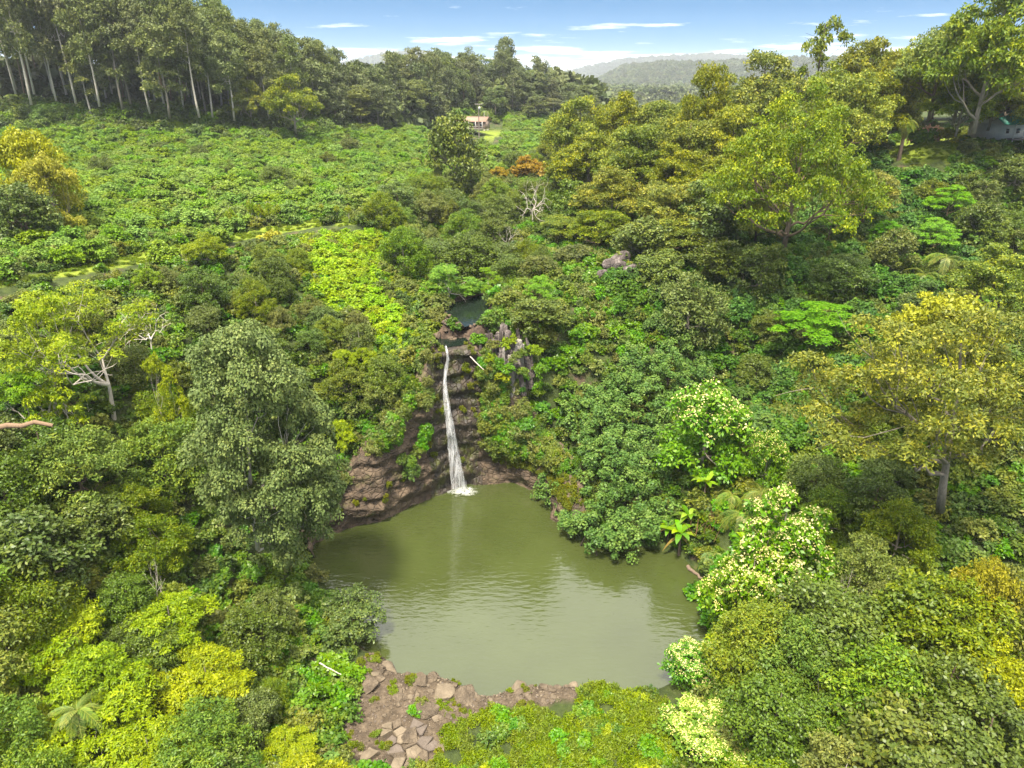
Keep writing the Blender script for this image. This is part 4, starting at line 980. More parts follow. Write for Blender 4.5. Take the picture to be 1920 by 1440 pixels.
for u, v, Y, w, lab in [(1062, 395, 130, 105, 'tall olive tree nearest the gully below the pale dead tree'), (1130, 375, 121, 130, 'tall olive tree between the gully and the bare grey rocks'), (1080, 452, 113, 95, 'bushy tree at the gully edge left of the bare grey rocks'), (1255, 395, 115, 150, 'broad olive tree right above the bare grey rocks'),
        (1345, 425, 110, 130, 'olive tree at the foot of the ridge left of the tall layered tree'), (1430, 330, 118, 130, 'tall olive tree just left of the tall layered tree'), (1240, 460, 106, 110, 'dark tree right of the bare grey rocks'), (1440, 440, 104, 105, 'low bushy tree below the tall layered tree'),
        (1640, 300, 120, 130, 'olive tree between the tall layered tree and the palm'), (1690, 420, 108, 90, 'small bushy tree left of the arching palms'), (1010, 470, 105, 80, 'small leafy tree right of the upper pool trees')]:
    fit('koa' if v < 400 else 'dome', u, v, Y, w, lab)
fit('umbr', 1752, 58, 205, 100, 'flat bright umbrella crown on the right skyline')
fit('umbr', 1548, 553, 93, 190, 'bright green layered umbrella tree on the dark right slope')
fit('umbr', 1600, 660, 88, 120, 'second lower layered bright tree below the umbrella tree')
fit('greyol', 1300, 508, 97, 160, 'brownish grey drooping tree over vines on the right slope')
fit('yellow', 1790, 520, 72, 250, 'golden topped tree rising behind the largest spreading tree')
fit('koa', 1905, 440, 86, 190, 'olive tree at the right edge above the golden topped tree')
fit('dome', 853, 205, 168, 120, 'dense dark rounded tree standing in front of the tan roofed house', variant=0)
fit('umbr', 880, 320, 175, 70, 'small vivid green tree at the foot of the dense rounded tree')
fit('orange', 990, 292, 208, 66, 'rust orange tree in the middle of the valley')
fit('orange', 934, 312, 205, 40, 'small orange yellow tree left of the rust orange tree')
fit('bare', 838, 492, 99, 96, 'round topped pale trunked tree left of the upper pool', variant=2)
fit('bare', 918, 503, 103, 44, 'small pale trunked tree right of the upper pool', variant=2)
for u, v, Y, w, lab in [(885, 428, 113, 125, 'dark tree directly behind the upper pool'), (935, 445, 117, 100, 'dark tree behind the right end of the upper pool'), (825, 440, 118, 115, 'dark tree behind the pale trunked tree of the upper pool'), (960, 470, 108, 90, 'leafy dark tree on the bank right of the upper pool')]:
    fit('dark', u, v, Y, w, lab)
fit('umbr', 1012, 508, 92.5, 62, 'small bright layered tree on top of the rock outcrop')
fit('dome', 1010, 545, 89.5, 120, 'bright spreading tree growing over the grey rock outcrop', variant=2)
for u, v, Y, w, lab in [(1335, 712, 75, 175, 'pale green flowering tree above the banana plants'), (1448, 803, 70, 80, 'small pale green flowering tree right of the banana plants'), (1490, 895, 55, 205, 'tallest white blossoming tree between pool and spreading tree'),
        (1425, 1000, 52, 175, 'white blossoming tree draping down the right pool bank'), (1310, 1190, 47, 120, 'pale blossoming shrub tree reaching out over the pool at lower right'), (1330, 1325, 41, 170, 'white blossoming tree at the bottom right of the shore grass')]:
    fit('flowerg' if v < 850 else 'flower', u, v, Y, w, lab, 'flowering tree')
fit('snag', 1000, 325, hit(1000, 425), 92, 'pale bare dead tree in the middle above the gully', 'dead tree', variant=0)
fit('snag', 955, 415, hit(955, 480), 63, 'lower pale dead tree leaning over the gully', 'dead tree', variant=1)
fit('snag', 262, 548, hit(262, 665), 135, 'bare white dead tree beside the flat-topped tree at left', 'dead tree', variant=0)
fit('snag', 275, 1040, 49, 60, 'bare white branches below the big grey green tree', 'dead tree', variant=1)
fit('snag', 1530, 1120, 45, 75, 'white bare branches poking from the lower right canopy', 'dead tree', base=None)
fit('snag', 1600, 1060, 49, 60, 'upper white bare branches in the lower right canopy', 'dead tree', base=None)
fit('snag', 1610, 1385, 39, 85, 'lowest white bare branches in the lower right canopy', 'dead tree', base=None)
fit('yellow', 30, 215, 112, 150, 'golden green rounded tree at the upper left edge')
fit('yellow', 70, 270, 106, 110, 'lower golden green tree before the shrub field at left')
fit('dome', 25, 330, 100, 130, 'dark tree under the golden green trees at left')
fit('koa', 540, 130, 238, 110, 'rounded pale eucalyptus with a white trunk in front of the tall wall of trees', variant=1)
fit('koa', 460, 140, 242, 80, 'smaller pale crowned tree at the front edge of the tall wall of trees', variant=4)
fit('euc', 143, 90, 236, 70, 'white forked trunk tree before the tall wall of trees', variant=1)

# ------------------------------------------------------------------ the wall of eucalyptus
ORD = ['first', 'second', 'third', 'fourth', 'fifth', 'sixth', 'seventh', 'eighth', 'ninth', 'tenth', 'eleventh', 'twelfth', 'thirteenth', 'fourteenth', 'fifteenth', 'sixteenth']
def front(x): return np.interp(x, [-260, -115, -80, -50, -35, 0, 45], [218, 222, 232, 284, 328, 362, 372])
rng = np.random.default_rng(21)
ex, ey = scatter((-240, 52, 230, 470), 8.6, rng)
d = ey - front(ex); ok = (d > 0) & (d < 62)
ok &= ~((np.abs(ex + 13) < 16) & (d < 10))
ex, ey, d = ex[ok], ey[ok], d[ok]; ez = height(ex, ey); n = 0; FRONT = []
for i in np.argsort(d):
    u, _, dep = proj(ex[i], ey[i], 50.0)
    if u < -60 or u > 1110: continue
    vt = np.interp(u, [0, 150, 300, 420, 470, 540, 600, 680, 760, 850, 960, 1000, 1040, 1090], [-150, -100, -35, 10, 58, 60, 88, 100, 100, 104, 98, 118, 135, 158]) + rng.normal() * 12 + 14 * (rng.random() < .35)
    if d[i] < 14: vt += 40 * rng.random() + 15
    zt = at(u, vt, ey[i])[2]; H = max(zt - ez[i], 10)
    if n >= 285: break
    far = u > 560
    key = 'eucfar' if far and rng.random() < .8 else 'euc'
    _, vb, _ = proj(ex[i], ey[i], ez[i]); lab, g = (near('hazy dark crowned tree in the distant wood', u, vb), 'trees of the distant wood') if far else (near('tall eucalyptus deep in the tree wall', u, vb), 'eucalyptus wall behind the shrub field')
    if d[i] < 12 and not far: lab = None
    tr_ = put_tree(key, ex[i], ey[i], ez[i] - .2, H, (4.6 + 1.8 * rng.random()) * (1.1 if far else 1), rng.random() * 6.28, lab, 'tree', g, rng=random); n += 1
    if lab is None: FRONT.append((u, tr_))

for k, (u, o) in enumerate(sorted(FRONT, key=lambda q: q[0])):
    o['label'] = '%s tall eucalyptus from the left along the front edge of the tree wall' % (ORD + ['seventeenth', 'eighteenth', 'nineteenth', 'twentieth', 'twenty first', 'twenty second', 'twenty third', 'twenty fourth', 'twenty fifth', 'twenty sixth'])[min(k, 25)]
x, y = scatter((-240, 55, 228, 480), 3.0, rng); d = y - front(x); u, _, dep = proj(x, y, 40.0); ok = (d > -4) & (d < 75) & (u > -60) & (u < 1130) & ~((np.abs(x + 13) < 14) & (d < 6))
stuff('wood_undergrowth', ['field', 'dark0', 'dark0'], np.c_[x, y, height(x, y) - .3][ok], rng.uniform(.8, 1.5, ok.sum()) * np.where(d[ok] > 14, 1.7, 1), 'dark shrubs filling the ground under the eucalyptus wall', seed=22)
x, y = scatter((-300, 60, 280, 560), 8, rng); d = y - front(x); u, _, dep = proj(x, y, 40.0); ok = (d > 28) & (d < 130) & (u > -60) & (u < 1100)
stuff('deep_wood', ['farcrown'], np.c_[x, y, height(x, y) - 1][ok], rng.uniform(1.9, 3.0, ok.sum()), 'dark depth of the wood behind the eucalyptus wall', seed=23)
# ------------------------------------------------------------------ woods and thickets by where they grow
PROTECT = [(-60, 500, 160, 545, 80), (150, 485, 300, 515, 88), (300, 445, 440, 485, 98), (440, 412, 640, 450, 108), (1725, 860, 1830, 1025, 54), (640, 470, 775, 640, 86), (585, 430, 700, 520, 100), (805, 630, 905, 925, 81), (835, 545, 915, 640, 92), (1675, 250, 1800, 285, 150), (880, 215, 918, 245, 270), (590, 985, 1340, 1310, 66), (660, 1225, 1130, 1440, 40),
           (885, 570, 1020, 700, 85), (1800, 200, 1900, 250, 150), (1000, 640, 1240, 1050, 73), (1260, 850, 1440, 1050, 66), (610, 835, 830, 1010, 79), (1290, 1060, 1345, 1180, 50), (975, 330, 1030, 420, 145), (1430, 420, 1900, 540, 100), (960, 280, 1025, 320, 205),
           (800, 495, 940, 560, 100)]
def blocked(u, v0, v1, hw, Y):
    for a, b, c, d_, yf in PROTECT:
        if Y < yf and u + hw > a and u - hw < c and v1 > b and v0 < d_: return True
    return False
def wood(box, poly, key, sp, hr, wr, label, cat, group, seed, name=None, limit=290, tree=True, place=None, guard=True, skip_notes=True, lift=0.0, slack=0):
    """trees or shrubs over the part of the land whose ground shows inside the polygon"""
    rng = np.random.default_rng(seed); rr = random.Random(seed)
    x, y = scatter(box, sp, rng); z = height(x, y); Hs = rng.uniform(*hr, len(x))
    u, v, dep = proj(x, y, z + Hs * .55)
    ok = in_poly(u, v, poly) & (signed(x, y, POOL)[0] > .8) & (signed(x, y, UPOOL)[0] > 1.2) & (signed(x, y, MPOOL)[0] > 1.0)
    lz = (mask_px(LAWN_PX, x, y, z) | mask_px(LAWN_PX, x, y, z + Hs * .5) | mask_px(LAWN_PX, x, y, z + Hs * .9)) & (y > 60)
    ok &= ~lz
    order = np.argsort(dep); cnt = 0; rest = []; made = []
    for i in order:
        if not ok[i]: continue
        Rw = Hs[i] * rng.uniform(*wr); hw = Rw / dep[i] * F
        ut, vt, _ = proj(x[i], y[i], z[i] + Hs[i]); ub, vb, _ = proj(x[i], y[i], z[i])
        if guard and blocked(u[i], vt - hw * .2, vb - (vb - vt) * .2, hw * .8, y[i]): continue
        if skip_notes and tree and any(abs(u[i] - a) < r * .75 and abs(v[i] - b) < r * .8 and y[i] < yy + 4 for a, b, r, yy in NOTE): continue
        kk, ll = (key, label) if isinstance(key, str) else rr.choice(key)
        if cnt < limit:
            if tree: made.append((u[i], v[i], put_tree(kk, x[i], y[i], z[i] - .15, Hs[i], Rw, rng.random() * 6.28, ll if label else ll + ' among the ' + group, cat, group, rng=rr)))
            else: put_bush(key, name, x[i], y[i], z[i] - .25, Hs[i], Rw, rng.random() * 6.28, near(SHORT[name], u[i], v[i]), cat, group, rng=rr)
            cnt += 1
        else: rest.append((x[i], y[i], z[i] - .25, Hs[i] / PROTO[key][0]['H']))
    rank([q for q in made if -20 < q[0] < 1940 and q[1] < 1460], place or group)
    if rest and not tree:
        q = np.array(rest); stuff('far_' + name + 's', [key], q[:, :3], q[:, 3], 'continuing mass of ' + group, seed=seed)
    return cnt
def rank(made, place):
    """tells the trees of one wood apart by row and place in the row"""
    if not made: return
    nr = max(1, min(5, round(len(made) / 8))); made = sorted(made, key=lambda q: -q[1]); rows = np.array_split(np.arange(len(made)), nr)
    nm = {1: ['only'], 2: ['front', 'back'], 3: ['front', 'middle', 'back'], 4: ['front', 'second', 'third', 'back'], 5: ['front', 'second', 'middle', 'fourth', 'back']}[nr]
    for r, ids in enumerate(rows):
        for k, i in enumerate(sorted(ids, key=lambda i: made[i][0])):
            if k >= len(ORD): continue
            o = made[i][2]; kind = ' '.join(o['label'].split()[:3])
            o['label'] = ('%s %s from left, %s%s' % (ORD[k], o['label'].split(' tree')[0] + ' tree', '' if nr == 1 else nm[r] + ' row, ', place))
# right ridge and slope
wood((5, 130, 95, 230), [(1050, 200), (1250, 210), (1400, 180), (1540, 160), (1650, 150), (1660, 260), (1420, 300), (1400, 440), (1240, 470), (1100, 430), (1040, 330)], [('koa', 'olive topped tree'), ('koa', 'olive topped tree'), ('dome', 'dark dense tree')], 7.5, (9, 15), (.40, .55), '', 'tree', 'forest trees on the right ridge', 31)
wood((60, 170, 140, 240), [(1560, 60), (2000, 0), (2000, 230), (1650, 230)], 'koa', 9.5, (11, 17), (.42, .55), 'olive tree in the wood behind the lawn at upper right', 'tree', 'wood behind the upper right lawn', 32)
wood((50, 130, 60, 145), [(1820, 290), (2000, 270), (2000, 640), (1830, 560), (1800, 420)], 'dome', 6.5, (5, 8), (.45, .6), 'bushy tree on the right edge slope below the green house', 'tree', 'trees on the right edge slope', 33)
wood((-30, 30, 95, 330), [(680, 370), (800, 340), (900, 320), (1050, 280), (1060, 420), (1080, 480), (980, 510), (900, 500), (780, 520), (690, 450)], [('dome', 'dark bushy tree'), ('greyol', 'grey olive tree'), ('olive', 'olive green tree'), ('dark', 'dark green tree')], 5.6, (4, 8), (.45, .6), '', 'tree', 'gully trees above the upper pool', 34)
wood((20, 110, 70, 150), [(1240, 480), (1420, 450), (1620, 330), (1800, 330), (1800, 460), (1700, 600), (1560, 700), (1420, 700), (1280, 600)], [('dark', 'dark green tree'), ('dome', 'glossy green tree'), ('umbr', 'flat bright tree')], 10, (4, 7.5), (.5, .7), '', 'tree', 'scattered trees on the right slope', 44)
# left slope above the pool
wood((-70, -8, 48, 112), [(280, 470), (420, 450), (560, 450), (640, 500), (700, 640), (790, 680), (800, 760), (640, 860), (600, 700), (430, 600), (300, 640), (180, 560)], [('greyol', 'small grey olive tree'), ('greyol', 'small grey olive tree'), ('dark', 'small dark green tree'), ('olive', 'small olive green tree'), ('bright', 'small yellow green tree')], 4.0, (3.2, 6.4), (.45, .65), '', 'tree', 'small trees on the left slope', 35)
wood((-75, -15, 34, 80), [(0, 690), (250, 660), (340, 760), (350, 900), (330, 1080), (200, 1130), (0, 1080), (-150, 900)], [('dark', 'dark green tree'), ('dark', 'dark green tree'), ('dome', 'glossy green tree'), ('olive', 'olive green tree')], 4.6, (4.5, 9), (.42, .6), '', 'tree', 'dark trees on the lower left slope', 36)
wood((-75, -30, 50, 95), [(-100, 560), (180, 540), (330, 620), (250, 690), (-100, 720)], 'greyol', 5.0, (4, 6), (.5, .65), 'low grey olive tree under the bare white limbs at left', 'tree', 'low trees under the white limbs', 37)
# near left and near right
wood((-46, -8, 26, 56), [(-50, 1090), (180, 1130), (420, 1140), (620, 1250), (640, 1500), (-60, 1600)], [('bright', 'vivid yellow green tree')] * 6 + [('olive', 'olive green tree'), ('dark', 'dark green tree')], 3.7, (3.0, 6.0), (.5, .7), '', 'tree', 'yellow green trees at lower left', 38)
wood((-52, -26, 24, 52), [(-150, 1060), (100, 1080), (90, 1500), (-200, 1600)], 'olive', 5.2, (6.5, 8.5), (.48, .6), 'olive green tree at the lower left corner', 'tree', 'olive trees at the lower left corner', 39)
wood((-32, -12, 36, 62), [(440, 1080), (590, 1060), (660, 1200), (640, 1330), (470, 1230)], 'dark', 4.2, (4.5, 6.5), (.48, .6), 'grey green tree on the near left pool bank', 'tree', 'trees on the near left pool bank', 40)
wood((12, 62, 24, 66), [(1400, 1060), (1560, 930), (1720, 960), (1960, 980), (2000, 1560), (1400, 1560), (1370, 1320)], [('olive', 'dense olive green tree'), ('olive', 'dense olive green tree'), ('olive', 'dense olive green tree'), ('dark', 'dark green tree'), ('dome', 'glossy green tree'), ('greyol', 'grey olive tree')], 4.5, (5.5, 10), (.45, .6), '', 'tree', 'canopy of olive trees at lower right', 41)
wood((28, 75, 58, 95), [(1470, 880), (1640, 760), (1960, 620), (2000, 960), (1700, 970), (1480, 940)], 'dark', 6, (5, 8), (.45, .6), 'shaded green tree around the trunk of the largest spreading tree', 'tree', 'trees below the largest spreading tree', 42)
fit('yellow', 1890, 1180, 38, 190, 'grey gold feathery tree at the lower right edge'); fit('yellow', 1880, 1010, 44, 130, 'gold tinged tree at the right edge below the spreading tree'); fit('yellow', 1880, 1330, 36, 220, 'grey gold feathery tree in the bottom right corner')
fit('dome', 650, 1092, 54, 130, 'bright green tree hanging over the near left pool edge', variant=1, base=.3)
fit('olive', 1640, 1230, 40, 190, 'bright rounded olive tree standing out in the lower right canopy', variant=0)

# shrub field, slope thicket
wood((-190, 60, 80, 330), [(-200, 520), (0, 505), (280, 470), (420, 430), (600, 400), (700, 372), (860, 350), (880, 300), (800, 240), (640, 225), (-200, 220)], 'field', 3.2, (2.3, 4.4), (.6, .85), 'glossy green shrub in the field before the eucalyptus wall', 'shrub', 'green shrubs covering the left field', 51, name='green_shrub', limit=290, tree=False)
wood((-10, 60, 170, 380), [(880, 255), (940, 215), (1060, 210), (1075, 260), (1000, 300), (900, 330)], 'field', 4.0, (3, 4.6), (.62, .85), 'green shrub on the valley bank right of the tan roofed house', 'shrub', 'green shrubs on the far valley bank', 52, name='valley_shrub', limit=200, tree=False)
wood((15, 130, 60, 170), [(1060, 540), (1250, 470), (1400, 440), (1500, 400), (1620, 270), (1700, 300), (1830, 280), (1830, 420), (1920, 520), (1700, 600), (1560, 800), (1440, 850), (1380, 740), (1280, 620)], 'slope', 2.6, (1.5, 4.2), (.6, .95), 'dark glossy shrub of the thicket covering the right slope', 'shrub', 'dark shrubs covering the right slope', 53, name='dark_shrub', limit=295, tree=False)
wood((10, 60, 80, 130), [(1060, 470), (1260, 440), (1300, 560), (1240, 640), (1040, 640)], 'leafyb', 2.6, (1.5, 2.6), (.8, 1.0), 'bright leafy shrub on the right gully side', 'shrub', 'leafy shrubs on the right gully side', 54, name='leafy_shrub', limit=120, tree=False)
wood((-50, -6, 80, 126), [(585, 430), (690, 425), (745, 470), (720, 530), (770, 600), (780, 660), (690, 650), (630, 590), (590, 510), (550, 460)], 'ferns', 1.5, (.8, 1.8), (.9, 1.3), 'bright yellow green fern clump on the slope above the waterfall', 'fern', 'yellow green ferns above the waterfall', 55, name='fern_clump', limit=290, tree=False, guard=False)
wood((-50, -4, 76, 126), [(560, 420), (700, 415), (780, 500), (800, 640), (760, 690), (660, 660), (580, 560), (530, 470)], 'brightb', 2.4, (.9, 1.7), (.9, 1.2), 'soft yellow green shrub among the ferns above the waterfall', 'shrub', 'yellow green shrubs among the ferns', 59, name='bright_shrub', limit=200, tree=False, guard=False)
wood((-60, -10, 80, 125), [(480, 430), (620, 412), (660, 440), (580, 470), (500, 480), (300, 500), (200, 510)], 'greyb', 2.6, (1.0, 1.8), (.9, 1.2), 'dry grey green scrub beside the grass track', 'shrub', 'dry scrub beside the grass track', 56, name='dry_shrub', limit=150, tree=False)
wood((-24, -6, 66, 95), [(600, 700), (800, 650), (812, 740), (740, 800), (640, 860), (590, 900)], 'under', 1.9, (1.2, 2.2), (.8, 1.1), 'green shrub clinging to the slope left of the waterfall', 'shrub', 'shrubs clinging left of the waterfall', 57, name='cliff_shrub', limit=150, tree=False)
wood((-8, 24, 74, 100), [(880, 690), (1040, 640), (1120, 640), (1060, 760), (1000, 850), (900, 860), (870, 760)], 'leafyb', 1.8, (1.0, 1.9), (.8, 1.1), 'green shrub hanging right of the waterfall', 'shrub', 'shrubs hanging right of the waterfall', 58, name='cliff_shrub', limit=120, tree=False)

wood((-190, 20, 105, 235), [(-100, 480), (280, 440), (600, 370), (840, 330), (800, 250), (640, 235), (-100, 235)], [('greyol', 'grey olive tree'), ('yellow', 'yellowish tree'), ('dark', 'dark green tree'), ('olive', 'olive green tree')], 30, (3.5, 6), (.5, .7), '', 'tree', 'small trees in the left field', 45)
# the rounded dark green thicket that spills down to the pool: clumps of one spreading plant
def thicket():
    rng = np.random.default_rng(61); x, y = scatter((4, 36, 60, 100), 1.75, rng); z = height(x, y); s = signed(x, y, POOL)[0]
    z = np.where(s < .5, np.maximum(z, .3), z)
    dome = 3.6 + 0 * x
    u, v, d = proj(x, y, z + 2.0)
    poly = [(1250, 625), (1180, 660), (1120, 720), (1040, 770), (990, 800), (985, 850), (1010, 890), (1040, 960), (1065, 1000), (1130, 1030), (1210, 1030), (1245, 1000), (1250, 900), (1265, 790), (1320, 720), (1330, 660)]
    ok = in_poly(u, v, poly); x, y, z, u, v = x[ok], y[ok], z[ok], u[ok], v[ok]
    dd = seg_dist(u, v, poly)[0]; h = 1.2 + 3.4 * np.clip(dd / 110, 0, 1) ** .6
    V, Fc, T = [], [], []; off = 0
    for i in range(len(x)):
        k = 7; c = np.array((x[i], y[i], z[i] + h[i])) + rng.normal(size=(k, 3)) * np.array((.8, .8, .75))
        if rng.random() < .5: c[:3, 2] = z[i] + .5 + h[i] * .4 * rng.random(3)
        vv, ff, tt = leaves(rng, c, np.full((k, 3), .62) * (.7 + .6 * rng.random((k, 1))), 80, .24, .18, .8, .0, .35, .5, rng.random(k), .55)
        V.append(vv); Fc.append(ff + off); T.append(tt); off += len(vv)
    b = np.array((17.0, 72.0, 2.0)); t = empty('rounded_thicket', tuple(b)); tag(t, 'large rounded dark green thicket spilling down to the pool edge', 'thicket')
    obj('foliage', mesh_np('foliage', np.concatenate(V) - b, np.concatenate(Fc), MATS['f_hau'], np.concatenate(T)), t)
    mb = MB()
    for i in range(0, len(x), 5):
        a = np.array((x[i], y[i], z[i] - .3)); mb.tube(limb_path(a, a + np.array((rng.normal() * .5, rng.normal() * .5 - .4, h[i] + .4)), .1, rng, 4) - b, np.linspace(.11, .03, 4), 5)
    mb.build('stems', MATS['bark_dark'], t)
thicket()

# ------------------------------------------------------------------ ground cover: nobody could count it
rng = np.random.default_rng(70)
x, y = scatter((-110, 120, 26, 235), 1.55, rng); z = height(x, y); u, v, d = proj(x, y, z)
ok = (u > -80) & (u < 2000) & (v < 1560) & (signed(x, y, POOL)[0] > 1.0) & (signed(x, y, UPOOL)[0] > 1.3) & (signed(x, y, MPOOL)[0] > 1.2) & ~((mask_px(LAWN_PX, x, y, z) | mask_px(LAWN_PX, x, y, z + 1.3)) & (y > 60)) & ~in_poly(u, v, ROCK_PX)
ok &= ~(in_poly(u, v, [(815, 1440), (840, 1370), (900, 1340), (1060, 1315), (1130, 1290), (1240, 1300), (1245, 1500), (800, 1500)]) & (y < 60)) & ~in_poly(u, v, [(585, 430), (690, 425), (745, 470), (700, 530), (760, 600), (770, 660), (700, 640), (640, 590), (600, 510), (560, 460)]) & ~in_poly(u, v, [(1230, 1290), (1290, 1290), (1300, 1440), (1240, 1440)])
ok &= (y < 130) | (rng.random(len(x)) < .6)
stuff('undergrowth', ['under', 'under', 'greyb', 'leafyb'], np.c_[x, y, z - .2][ok], rng.uniform(.7, 1.35, ok.sum()), 'tangled green undergrowth between the trees', seed=71)
x, y = scatter((-16, 20, 30, 54), .55, rng); z = height(x, y); u, v, d = proj(x, y, z)
gp = [(812, 1445), (840, 1372), (900, 1342), (1060, 1316), (1110, 1290), (1140, 1280), (1185, 1300), (1240, 1305), (1250, 1380), (1290, 1445), (1300, 1560), (790, 1560)]
ok = in_poly(u, v, gp) & (signed(x, y, POOL)[0] > .2)
ok &= fbm(x / 1.6, y / 1.6, 0, 3, 99) > -.22
stuff('shore_grass', ['grass'], np.c_[x, y, z - .05][ok], rng.uniform(.45, 1.35, ok.sum()), 'low bright green grass and weeds on the near shore', seed=72)
q = ok & (rng.random(len(x)) < .12 + .35 * (fbm(x / 2.5, y / 2.5, 0, 2, 55) > .15))
t_ = in_poly(u, v, ROCK_PX) & (signed(x, y, POOL)[0] > .6) & (fbm(x / 1.3, y / 1.3, 0, 3, 66) > .2)
stuff('shore_tufts', ['grass', 'moss'], np.c_[x, y, z - .05][t_], rng.uniform(.3, .7, t_.sum()), 'small grass tufts between the shore rocks', seed=79)
stuff('shore_weeds', ['brightb', 'leafyb', 'under'], np.c_[x, y, z - .1][q], rng.uniform(.3, .8, q.sum()), 'taller leafy weeds among the shore grass', seed=73)
x, y = scatter((-70, 110, 70, 180), 1.0, rng); z = height(x, y); ok = mask_px(LAWN_PX, x, y, z)
stuff('meadow_grass', ['grass'], np.c_[x, y, z - .12][ok], rng.uniform(.5, .9, ok.sum()), 'short mown grass of the track and the lawns', seed=74)
# moss, vines and small ferns on the rock wall
X, Y, Z, nx, ny, ss, HH, TT = CLIFF
u, v, _ = proj(X, Y, Z); f = fbm(X / 3, Y / 3, Z / 4, 4, 91)
left = (u < 800); mid = (u >= 800) & (u < 905); right = u >= 905
prob = np.where(left, .09 * (Z > HH[:, None] * .84) + .010 * (Z > 3), np.where(mid, .045 * (Z > 2.5) * (np.abs(u - 848) > 16), .16 * (Z > 3.0)))
prob = prob * (f > np.where(left, -.12, np.where(mid, -.02, -.2)))
pick = (rng.random(X.shape) < prob) & (TT > .05)
nrm = np.stack([np.repeat(-nx[:, None], X.shape[1], 1), np.repeat(-ny[:, None], X.shape[1], 1), np.full(X.shape, .55)], -1)
pm = pick & (mid | (Z < 5)); pv = pick & ~pm
stuff('wall_moss', ['moss'], np.stack([X, Y, Z], -1)[pm], rng.uniform(.45, .9, pm.sum()), 'wet moss and small plants on the rock wall by the waterfall', seed=75, normals=nrm[pm])
stuff('wall_vines', ['moss', 'leafyb', 'under', 'greyb'], np.stack([X, Y, Z], -1)[pv], rng.uniform(.5, 1.0, pv.sum()), 'vines and shrubs hanging over the rock wall', seed=76, normals=nrm[pv])

# ------------------------------------------------------------------ broad-leaved plants
def leaf_strip(mb, a, d, L, Wd, droop, rng, n=7, side=0.0):
    d = unit(np.asarray(d, float)); t = np.linspace(0, 1, n); sd = unit(np.cross(d, (0, 0, 1.0)))
    p = a + d * L * t[:, None] + np.array((0, 0, -1)) * (droop * L * t[:, None] ** 2)
    w = Wd * .5 * np.sin(np.pi * np.clip(t * .93 + .07, 0, 1)) ** .6; lift = np.array((0, 0, .18)) * w[:, None]
    l = p + sd * w[:, None] + lift; r = p - sd * w[:, None] + lift
    v = np.concatenate([l, p, r]); f = [(i, i + 1, n + i + 1, n + i) for i in range(n - 1)] + [(n + i, n + i + 1, 2 * n + i + 1, 2 * n + i) for i in range(n - 1)]
    mb.add(v, f)
def banana_meshes(seed, H):
    rng = np.random.default_rng(seed); st = MB(); st.tube([(0, 0, -.3), (.05, 0, H * .3), (.1, .05, H * .62)], [.16, .13, .08], 7)
    out = []
    for k in range(9):
        a = k * 2.4 + rng.random() * .5; e = rng.uniform(.35, 1.1); mb = MB()
        leaf_strip(mb, np.array((.1, .05, H * .6)), (math.cos(a) * math.cos(e), math.sin(a) * math.cos(e), math.sin(e)), H * rng.uniform(.5, .62), H * .14, rng.uniform(.35, .75), rng)
        me = mb.mesh('leaf', MATS['f_banana']); at_ = me.attributes.new('tint', 'FLOAT', 'FACE'); at_.data.foreach_set('value', np.full(len(me.polygons), rng.random(), np.float32)); out.append(me)
    for k in range(3):
        a = rng.random() * 6.28; mb = MB(); leaf_strip(mb, np.array((.05, 0, H * .5)), (math.cos(a) * .5, math.sin(a) * .5, .1), H * .42, H * .09, 1.1, rng)
        me = mb.mesh('dead_leaf', MATS['f_brown']); at_ = me.attributes.new('tint', 'FLOAT', 'FACE'); at_.data.foreach_set('value', np.full(len(me.polygons), .6, np.float32)); out.append(me)
    return st.mesh('stem', MATS['bark_brown'], True), out
BAN = [banana_meshes(500 + i, 4.2) for i in range(3)]
def banana(u, v, Y, s, label, group=None, k=0, z=None):
    p = at(u, v, Y); g = gh(p[0], Y) if z is None else z
    t = empty('banana_plant', (p[0], Y, g), random.random() * 6.28); t.scale = (s,) * 3; tag(t, label, 'banana plant', group)
    st, lv = BAN[k % 3]; obj('stem', st, t)
    for m in lv: obj(m.name.split('.')[0], m, t)
random.seed(3)
for k, (u, v, Y, s, lab) in enumerate([(1285, 930, 67, 1.15, 'frontmost banana plant with drooping yellow edged leaves beside the thicket'), (1300, 900, 69, 1.0, 'banana plant just behind the frontmost one'), (1330, 865, 71, 1.1, 'tall banana plant with upright leaves under the flowering tree'),
        (1262, 920, 68.5, .8, 'small banana plant tucked against the rounded thicket'), (1410, 830, 72, .9, 'banana plant between the two pale green flowering trees'), (1400, 985, 61, .9, 'broad leaved banana plant above the bright bank shrubs')]):
    banana(u, v, Y, s, lab, None, k)
def frond_mesh(seed, L, leaflet, droop, mat='f_frond', n=26):
    rng = np.random.default_rng(seed); t = np.linspace(0, 1, n); V, Fc, T = [], [], []
    p = np.stack([L * t * (1 - .12 * t), 0 * t, .55 * L * t - (.55 + droop) * L * t ** 2], -1); o = 0
    tan = unit(np.gradient(p, axis=0))
    for i in range(2, n):
        for s in (-1, 1):
            ln = leaflet * math.sin(math.pi * min(1, .12 + .86 * t[i])) ** .7 * rng.uniform(.85, 1.1); d = unit(np.array((0, s, -.25)) + tan[i] * .7); w = tan[i] * L / n * .55
            a = p[i]; V += [a - w * .5, a + w * .5, a + d * ln + w * .3 + np.array((0, 0, -.12 * ln)), a + d * ln * .9 - w * .3]; Fc.append((o, o + 1, o + 2, o + 3)); o += 4; T.append(rng.random())
    for i in range(n - 1):
        w = np.array((0, .02, 0)); V += [p[i] - w, p[i] + w, p[i + 1] + w * .8, p[i + 1] - w * .8]; Fc.append((o, o + 1, o + 2, o + 3)); o += 4; T.append(.9)
    return mesh_np('frond', np.array(V), np.array(Fc), MATS[mat], T)
